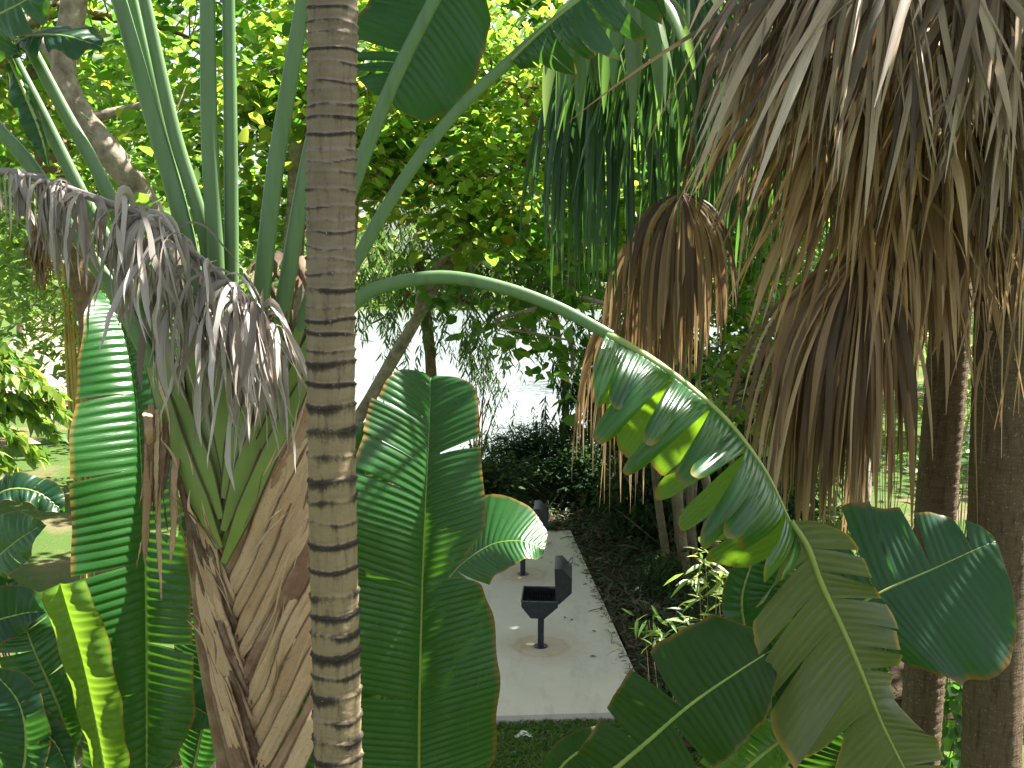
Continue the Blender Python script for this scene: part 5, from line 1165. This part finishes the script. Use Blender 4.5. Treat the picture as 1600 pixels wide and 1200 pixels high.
def tuft(px, py, Y, n, size, label, seed, mat='bamboo', name='bamboo_shoot', tint=(.4, 1), spread=.28, group=None, tpl=LEAF_NARROW, up=.3):
    R = np.random.default_rng(seed); c = at(px, py, Y); b = np.array([c[0] + .05, Y + .1, 0.])
    root = thing(name, label, 'plant', b, group)
    st = MB(); fm = MB()
    for k in range(9):
        e = c + R.normal(0, spread, 3) * [1, .7, .8]; l = spline([b, (b + e) / 2 + R.normal(0, .06, 3), e], 12); tube(st, l, np.linspace(.008, .003, 12), 5)
        m = n // 9; P = np.repeat(e[None], m, 0) + R.normal(0, .07, (m, 3)); az = R.uniform(0, 6.28, m)
        ax = np.stack([np.cos(az), np.sin(az), R.normal(up - .4, .4, m)], 1)
        leaves(fm, P, ax, np.stack([R.normal(0, .4, m), R.normal(-.3, .4, m), np.ones(m)], 1), R.uniform(*size, m), R.uniform(*tint, m), tpl)
    st.build('stems', M['culm'], root); fm.build('foliage', M[mat], root)
tuft(1140, 885, 8.6, 150, (.13, .26), 'sunlit whitish bamboo leaves left of the olive leaf end', 61)
tuft(1155, 965, 8.4, 90, (.12, .22), 'bamboo leaves glimpsed below the whitish ones, between the ragged lobes', 62)
tuft(1050, 985, 9.5, 70, (.14, .26), 'small fresh green shoot beside the pad, above the thick midrib blade', 63, tint=(.1, .4), spread=.2)
tuft(1500, 690, 9.5, 150, (.12, .22), 'leafy green sprig poking out between the two right trunks', 64, tint=(.0, .4), tpl=LEAF_OVAL, name='leafy_shrub', mat='crown', spread=.25)
tuft(1400, 800, 13, 260, (.2, .4), 'yellow green bush seen behind the lowest dead frond', 65, spread=.6, name='leafy_shrub')
tuft(1390, 660, 15, 260, (.2, .4), 'pale bush of narrow leaves left of the middle palm trunk', 66, spread=.7, name='leafy_shrub')
tuft(1515, 590, 17, 220, (.2, .5), 'spiky pale bush high between the two right trunks', 67, spread=.7, name='leafy_shrub')
tuft(1510, 480, 21, 320, (.2, .45), 'yellow green foliage far behind between the two right trunks', 68, spread=.9, name='leafy_shrub')
tuft(1200, 580, 12, 130, (.25, .5), 'spiky grey dry tuft behind the arching leaf', 69, mat='cover', tint=(.6, 1), spread=.3, name='dry_shrub')
tuft(1180, 610, 13, 240, (.12, .2), 'round leaved yellow green sprig above the arching leaf', 70, mat='crown', tpl=LEAF_ROUND, tint=(.4, .8), spread=.5, name='leafy_shrub')
# vine with heart shaped leaves between the right trunks
R = np.random.default_rng(72)
root = thing('leafy_vine', 'dark heart leaved vine climbing low between the two right trunks', 'vine', (at(1490, 1200, 7.2)[0], 7.2, 0))
st = MB(); fm = MB()
for k in range(6):
    x = 1455 + 14 * k + R.normal(0, 3); P = spline([(at(x, 1200, 7.2)[0], 7.2, 0), at(x + R.normal(0, 8), 1250, 7.2), at(x + R.normal(0, 10), 1130, 7.15), at(x + R.normal(0, 12), R.uniform(1020, 1080), 7.2)], 40); tube(st, P, .004, 5)
    Q = P[8:]; n = len(Q) * 2; Q = np.repeat(Q, 2, 0) + R.normal(0, .03, (n, 3))
    leaves(fm, Q, np.stack([R.normal(0, .6, n), R.normal(-.3, .4, n), np.full(n, -1.)], 1), np.stack([R.normal(0, .3, n), np.full(n, -1.), np.full(n, .5)], 1), R.uniform(.07, .13, n), R.uniform(.0, .4, n), LEAF_ROUND)
st.build('stems', M['bark_brown'], root); fm.build('foliage', M['crown'], root)

# feathery shrub at the left edge, golden canes, hanging dry nest
R = np.random.default_rng(83)
base = np.array([at(-60, 800, 7.6)[0], 9, 0.])
root = thing('feathery_shrub', 'feathery bright shrub with drooping wedge leaflets at the left edge', 'shrub', base)
st = MB(); fm = MB()
for k, (x0, y0, x1, y1, Yd) in enumerate(((-70, 640, 95, 640, 7.6), (-80, 600, 60, 590, 7.7), (-70, 690, 60, 710, 7.4), (-90, 720, 40, 760, 7.3), (-60, 560, 30, 570, 7.8), (-40, 660, 80, 670, 7.65), (-60, 620, 88, 612, 7.6))):
    P = spline([at(x0, y0, Yd), at((x0 + x1) / 2, min(y0, y1) - 25, Yd), at(x1, y1, Yd)], 20); tube(st, spline([base, at(x0 - 30, y0 + 90, Yd), P[0]], 20), .012, 6); tube(st, P, np.linspace(.01, .004, 20), 6)
    Q = np.repeat(P[2:], 7, 0); n = len(Q); Q = Q + R.normal(0, .02, (n, 3)); sd = np.where(np.arange(n) % 2, 1, -1)
    leaves(fm, Q, np.stack([.5 + R.normal(0, .3, n), sd * .5 + R.normal(0, .3, n), -.7 + R.normal(0, .25, n)], 1), np.stack([R.normal(0, .4, n), R.normal(-.3, .5, n), np.full(n, .8)], 1), R.uniform(.09, .18, n), R.uniform(.4, .78, n), LEAF_OVAL)
st.build('stems', M['bark_brown'], root); fm.build('foliage', M['crown'], root)

root = thing('golden_cane_clump', 'slender golden canes standing left of the tall sunlit blade', 'bamboo', (at(118, 600, 13)[0], 13, 0))
for k in range(8):
    x = 104 + k * 5 + R.normal(0, 2); b = np.array([at(112 + k * 3, 600, 13)[0], 13 + R.normal(0, .1), 0])
    P = spline([b, at(x + 3, 590, 13), at(x - 2 + R.normal(0, 5), 480, 13), at(x - 8 + R.normal(0, 12), 400, 13)], 40); mb = MB(); tube(mb, P, .022, 7); mb.build('culm', M['culm_gold'], root)
mb = MB(); cs = np.array([at(R.uniform(80, 150), R.uniform(440, 520), 13) + [0, R.normal(0, .2), 0] for _ in range(24)]); crown_leaves(mb, cs, 16, .16, (.1, .2), R, LEAF_NARROW, .6, (.3, 1)); mb.build('foliage', M['bamboo'], root)

root = thing('dry_leaf_nest', 'brown bundle of dry leaves hanging from the left tree', 'dead leaves', at(62, 350, 10.4))
mb = MB()
for k in range(90):
    x = 62 + R.normal(0, 9); P = spline([at(58 + R.normal(0, 5), 340 + R.uniform(0, 20), 10.4 + R.normal(0, .05)), at(x, 390, 10.4 + R.normal(0, .08)), at(x + R.normal(0, 8), R.uniform(410, 460), 10.4 + R.normal(0, .1))], 8)
    ribbon(mb, P, R.uniform(.015, .05) * np.linspace(1, .2, 8), (R.normal(0, 1), -1, 0), fold=.2, tint=R.uniform(0, .6))
mb.build('shreds', M['dead_fan'], root)

# distant trees on the lawn, left and right, and a wooded far bank
R = np.random.default_rng(99)
far = [(-9.5, 24, 'left'), (-13, 30, 'left'), (-15.5, 38, 'left'), (-20, 46, 'left'), (-24, 36, 'left'), (-12, 58, 'left'), (-27, 56, 'left'), (-31, 48, 'left'), (-17, 70, 'left'), (-34, 66, 'left'),
       (12.5, 30, 'right'), (17, 27, 'right'), (16, 38, 'right'), (23, 42, 'right'), (21, 33, 'right'), (29, 50, 'right'), (11.5, 44, 'right')]
words = ['closest sunlit tree on the lawn left of the ringed trunk', 'leafy tree on the left lawn beside the dirt path', 'tree leaning over the dirt path at the far left', 'pale tree at the left edge past the dirt path', 'tree at the left edge of the lawn, mid distance',
         'distant tree where the dirt path ends', 'distant pale tree at the left edge behind nearer ones', 'tree far off at the left behind the leaning trunk', 'faint tree beyond the end of the dirt path', 'faintest tree at the far left',
         'sunlit tree on the right lawn behind the fan palm trunks', 'tree at the right edge of the right lawn', 'second tree deep on the right lawn', 'distant tree at the right behind the thick trunk', 'tree on the right lawn hidden behind the thick trunk', 'faint distant tree at the right edge', 'distant tree beyond the thicket']
for i, ((x, y, sd), lb) in enumerate(zip(far, words)):
    s = R.uniform(.85, 1.25); hh = 5.2 * s + (y - 24) * .03
    bl = [((x + R.normal(0, 1.2) * s, y + R.normal(0, .8), hh + R.uniform(-2.6, 2.2)), (R.uniform(1.6, 2.6) * s, 1.6 * s, R.uniform(1.1, 1.8) * s)) for _ in range(7)]
    tree('lawn_tree', lb, 'tree', (x, y, -.05), [(x, y, -.1), (x + .1, y, 2), (x + .2, y, 4), (x + .2, y, hh)], (.22, .1), bl, 120, 26, M['far'], size=(.28, .5), tpl=LEAF_OVAL, seed=500 + i, group='trees on the lawns', rad=.6, twig=.02, trunk_k=8, tint=(.1, .9), shell=.5)
mb = MB(); n = 9000
X = R.uniform(-130, 130, n); Yb = R.uniform(98, 112, n); hgt = 7 + 3 * np.sin(X * .13) + 2 * np.sin(X * .37 + 1)
Zb = .3 + (hgt + 2) * R.random(n) ** .8
leaves(mb, np.stack([X, Yb, Zb], 1), np.stack([R.normal(0, 1, n), R.normal(0, 1, n), R.normal(-.5, .5, n)], 1), np.stack([R.normal(0, .6, n), R.normal(-.4, .4, n), np.ones(n)], 1), R.uniform(1.6, 3.4, n), R.uniform(0, 1, n), LEAF_OVAL)
mb.build('far_bank_woods', M['far'], kind='stuff')

# ground cover and grass
R = np.random.default_rng(31)
mb = MB(); n = 26000
u, v = R.random(n) ** .8, R.uniform(0, 1, n)
P = (PADP[1] + PADR * .02)[None] + PADR[None] * (u * 4.6)[:, None] + PADD[None] * (-.8 + v * 13.5)[:, None]
cl = np.sin(P[:, 0] * 5.1) * np.sin(P[:, 1] * 3.7) + .6 * np.sin(P[:, 0] * 11 + P[:, 1] * 7)
P[:, 2] = .06 + np.clip(.10 + .10 * cl, .0, .4) * R.uniform(.2, 1.3, n) * np.clip(u * 5, .25, 1)
az = R.uniform(0, 6.28, n)
leaves(mb, P, np.stack([np.cos(az), np.sin(az), R.normal(.0, .45, n)], 1), np.stack([R.normal(0, .5, n), R.normal(0, .5, n), np.ones(n)], 1), R.uniform(.10, .26, n), np.clip(.35 + .25 * cl + R.normal(0, .22, n) + .25 * (u < .12), 0, 1), LEAF_NARROW)
leaves(mb, P[::3] + [0, 0, .02], np.stack([np.cos(az), np.sin(az), R.normal(.0, .3, n)], 1)[::3], np.stack([R.normal(0, .5, n), R.normal(0, .5, n), np.ones(n)], 1)[::3], R.uniform(.08, .16, n)[::3], np.clip(.2 + .2 * cl + R.normal(0, .2, n), 0, 1)[::3], LEAF_OVAL)
n = 6000; u, v = R.random(n), R.random(n)
P = PADP[3][None] + PADD[None] * (.1 + 6 * v)[:, None] + PADR[None] * (-2 + 4.3 * u)[:, None]; P[:, 2] = .05 + .16 * R.random(n) ** 2; az = R.uniform(0, 6.28, n)
leaves(mb, P, np.stack([np.cos(az), np.sin(az), R.normal(.1, .45, n)], 1), np.stack([R.normal(0, .5, n), R.normal(0, .5, n), np.ones(n)], 1), R.uniform(.10, .26, n), np.clip(R.normal(.35, .25, n), 0, 1), LEAF_NARROW)
n = 380; u = R.random(n); e = np.abs(R.normal(0, .07, n))
P = (PADP[1] * (1 - u)[:, None] + PADP[2] * u[:, None]) - PADR[None] * (e - .02)[:, None]; P[:, 2] = PADZ + .006 + .01 * R.random(n); az = R.uniform(0, 6.28, n)
leaves(mb, P, np.stack([np.cos(az), np.sin(az), .1 * R.random(n)], 1), np.stack([R.normal(0, .3, n), R.normal(0, .3, n), np.ones(n)], 1), R.uniform(.04, .12, n), np.clip(R.normal(.75, .2, n), 0, 1), LEAF_NARROW)
n = 260; u = R.random(n); e = np.abs(R.normal(0, .08, n))
P = (PADP[3] * (1 - u)[:, None] + PADP[2] * u[:, None]) - PADD[None] * (e - .02)[:, None]; P[:, 2] = PADZ + .006 + .01 * R.random(n); az = R.uniform(0, 6.28, n)
leaves(mb, P, np.stack([np.cos(az), np.sin(az), .1 * R.random(n)], 1), np.stack([R.normal(0, .3, n), R.normal(0, .3, n), np.ones(n)], 1), R.uniform(.04, .12, n), np.clip(R.normal(.75, .2, n), 0, 1), LEAF_NARROW)
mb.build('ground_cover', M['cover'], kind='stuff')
mb = MB()
def blades(P, h0, h1):
    n = len(P); az = R.uniform(0, 6.28, n); h = R.uniform(h0, h1, n); ln = np.stack([np.cos(az), np.sin(az), 0 * az], 1)
    sdv = np.stack([-np.sin(az), np.cos(az), 0 * az], 1) * .0035
    V = np.stack([P - sdv, P + sdv, P + ln * h[:, None] * .35 + [0, 0, 1] * h[:, None] * .6 + sdv * .8, P + ln * h[:, None] * .9 + [0, 0, 1] * (h * .85)[:, None]], 1)
    i = np.arange(n)[:, None] * 4
    mb.add(V.reshape(-1, 3), None, np.vstack([i + [0, 1, 2], i + [0, 2, 3]]), np.repeat(np.clip(R.normal(.4, .25, n), 0, 1), 4))
n = 14000; P = np.stack([R.uniform(-1.2, 2.6, n), R.uniform(10.4, 12.15, n), np.full(n, -.02)], 1); blades(P, .04, .10)
n = 5000; P = np.stack([R.uniform(-7, -1, n), R.uniform(9.5, 13, n), np.full(n, -.02)], 1); blades(P, .05, .12)
mb.build('grass', M['grass'], kind='stuff')
# fallen leaves and twigs on the pad
R = np.random.default_rng(44)
for k, (px, py) in enumerate(((1003, 1044), (925, 985), (921, 1025), (945, 960), (860, 880), (848, 873), (884, 966), (893, 970), (905, 858), (955, 1095))):
    mb = MB(); c = gnd(px, py, PADZ + .008); a = R.uniform(0, 6.28)
    leaves(mb, c[None], np.array([[math.cos(a), math.sin(a), .1]]), np.array([[R.normal(0, .2), R.normal(0, .2), 1]]), np.array([R.uniform(.05, .12)]), np.array([R.uniform(.6, 1)]), LEAF_OVAL)
    o = mb.build('fallen_leaf', M['cover']); o['label'] = 'dry brown leaf lying flat on the concrete pad'; o['category'] = 'leaf'; o['group'] = 'fallen leaves on the concrete pad'
for k, (x0, y0, x1, y1) in enumerate(((884, 880, 905, 884), (920, 955, 945, 952), (875, 842, 895, 838), (862, 848, 852, 852), (950, 985, 956, 1005))):
    mb = MB(); a, b = gnd(x0, y0, PADZ + .012), gnd(x1, y1, PADZ + .012); tube(mb, spline([a, (a + b) / 2 + [.03, .05, .01], b], 8), .006, 5)
    o = mb.build('fallen_twig', M['bark_brown']); o['label'] = 'thin dry twig lying on the concrete pad near its right edge'; o['category'] = 'twig'; o['group'] = 'fallen twigs on the concrete pad'

# ------------------------------------------------------------------ light, sky, camera
SUN = nrm(np.array([.55, .22, .80]))
el = math.asin(SUN[2]); azs = math.atan2(SUN[0], SUN[1])
ld = bpy.data.lights.new('sun', 'SUN'); ld.energy = 5.0; ld.angle = math.radians(.53); ld.color = (1, .94, .84)
lo = bpy.data.objects.new('sun', ld); C.objects.link(lo)
lo.rotation_euler = Vector([float(-x) for x in SUN]).to_track_quat('-Z', 'Y').to_euler()
W = bpy.data.worlds.new('World'); bpy.context.scene.world = W; W.use_nodes = True
nt = W.node_tree; bg = nt.nodes['Background']; sk = nt.nodes.new('ShaderNodeTexSky'); sk.sky_type = 'NISHITA'; sk.sun_disc = False
sk.sun_elevation = el; sk.sun_rotation = azs; sk.air_density = 1.0; sk.dust_density = 2.0
hs = nt.nodes.new('ShaderNodeHueSaturation'); hs.inputs['Saturation'].default_value = .42; nt.links.new(sk.outputs[0], hs.inputs['Color']); nt.links.new(hs.outputs[0], bg.inputs[0]); bg.inputs[1].default_value = .054
cd = bpy.data.cameras.new('camera'); cd.sensor_width = 36; cd.lens = 36; cd.clip_start = .05; cd.clip_end = 2000
co = bpy.data.objects.new('camera', cd); C.objects.link(co); co.location = (0, 0, HC); co.rotation_euler = (PI / 2 - TH, 0, 0)
sc = bpy.context.scene; sc.camera = co
sc.view_settings.view_transform = 'Standard'; sc.view_settings.look = 'None'; sc.view_settings.exposure = 2.5; sc.view_settings.gamma = 1
sc.render.engine = 'CYCLES'
cy = sc.cycles; cy.max_bounces = 7; cy.diffuse_bounces = 4; cy.glossy_bounces = 3; cy.transmission_bounces = 4; cy.transparent_max_bounces = 4
cy.use_denoising = True; cy.sample_clamp_indirect = 6; cy.caustics_reflective = False; cy.caustics_refractive = False
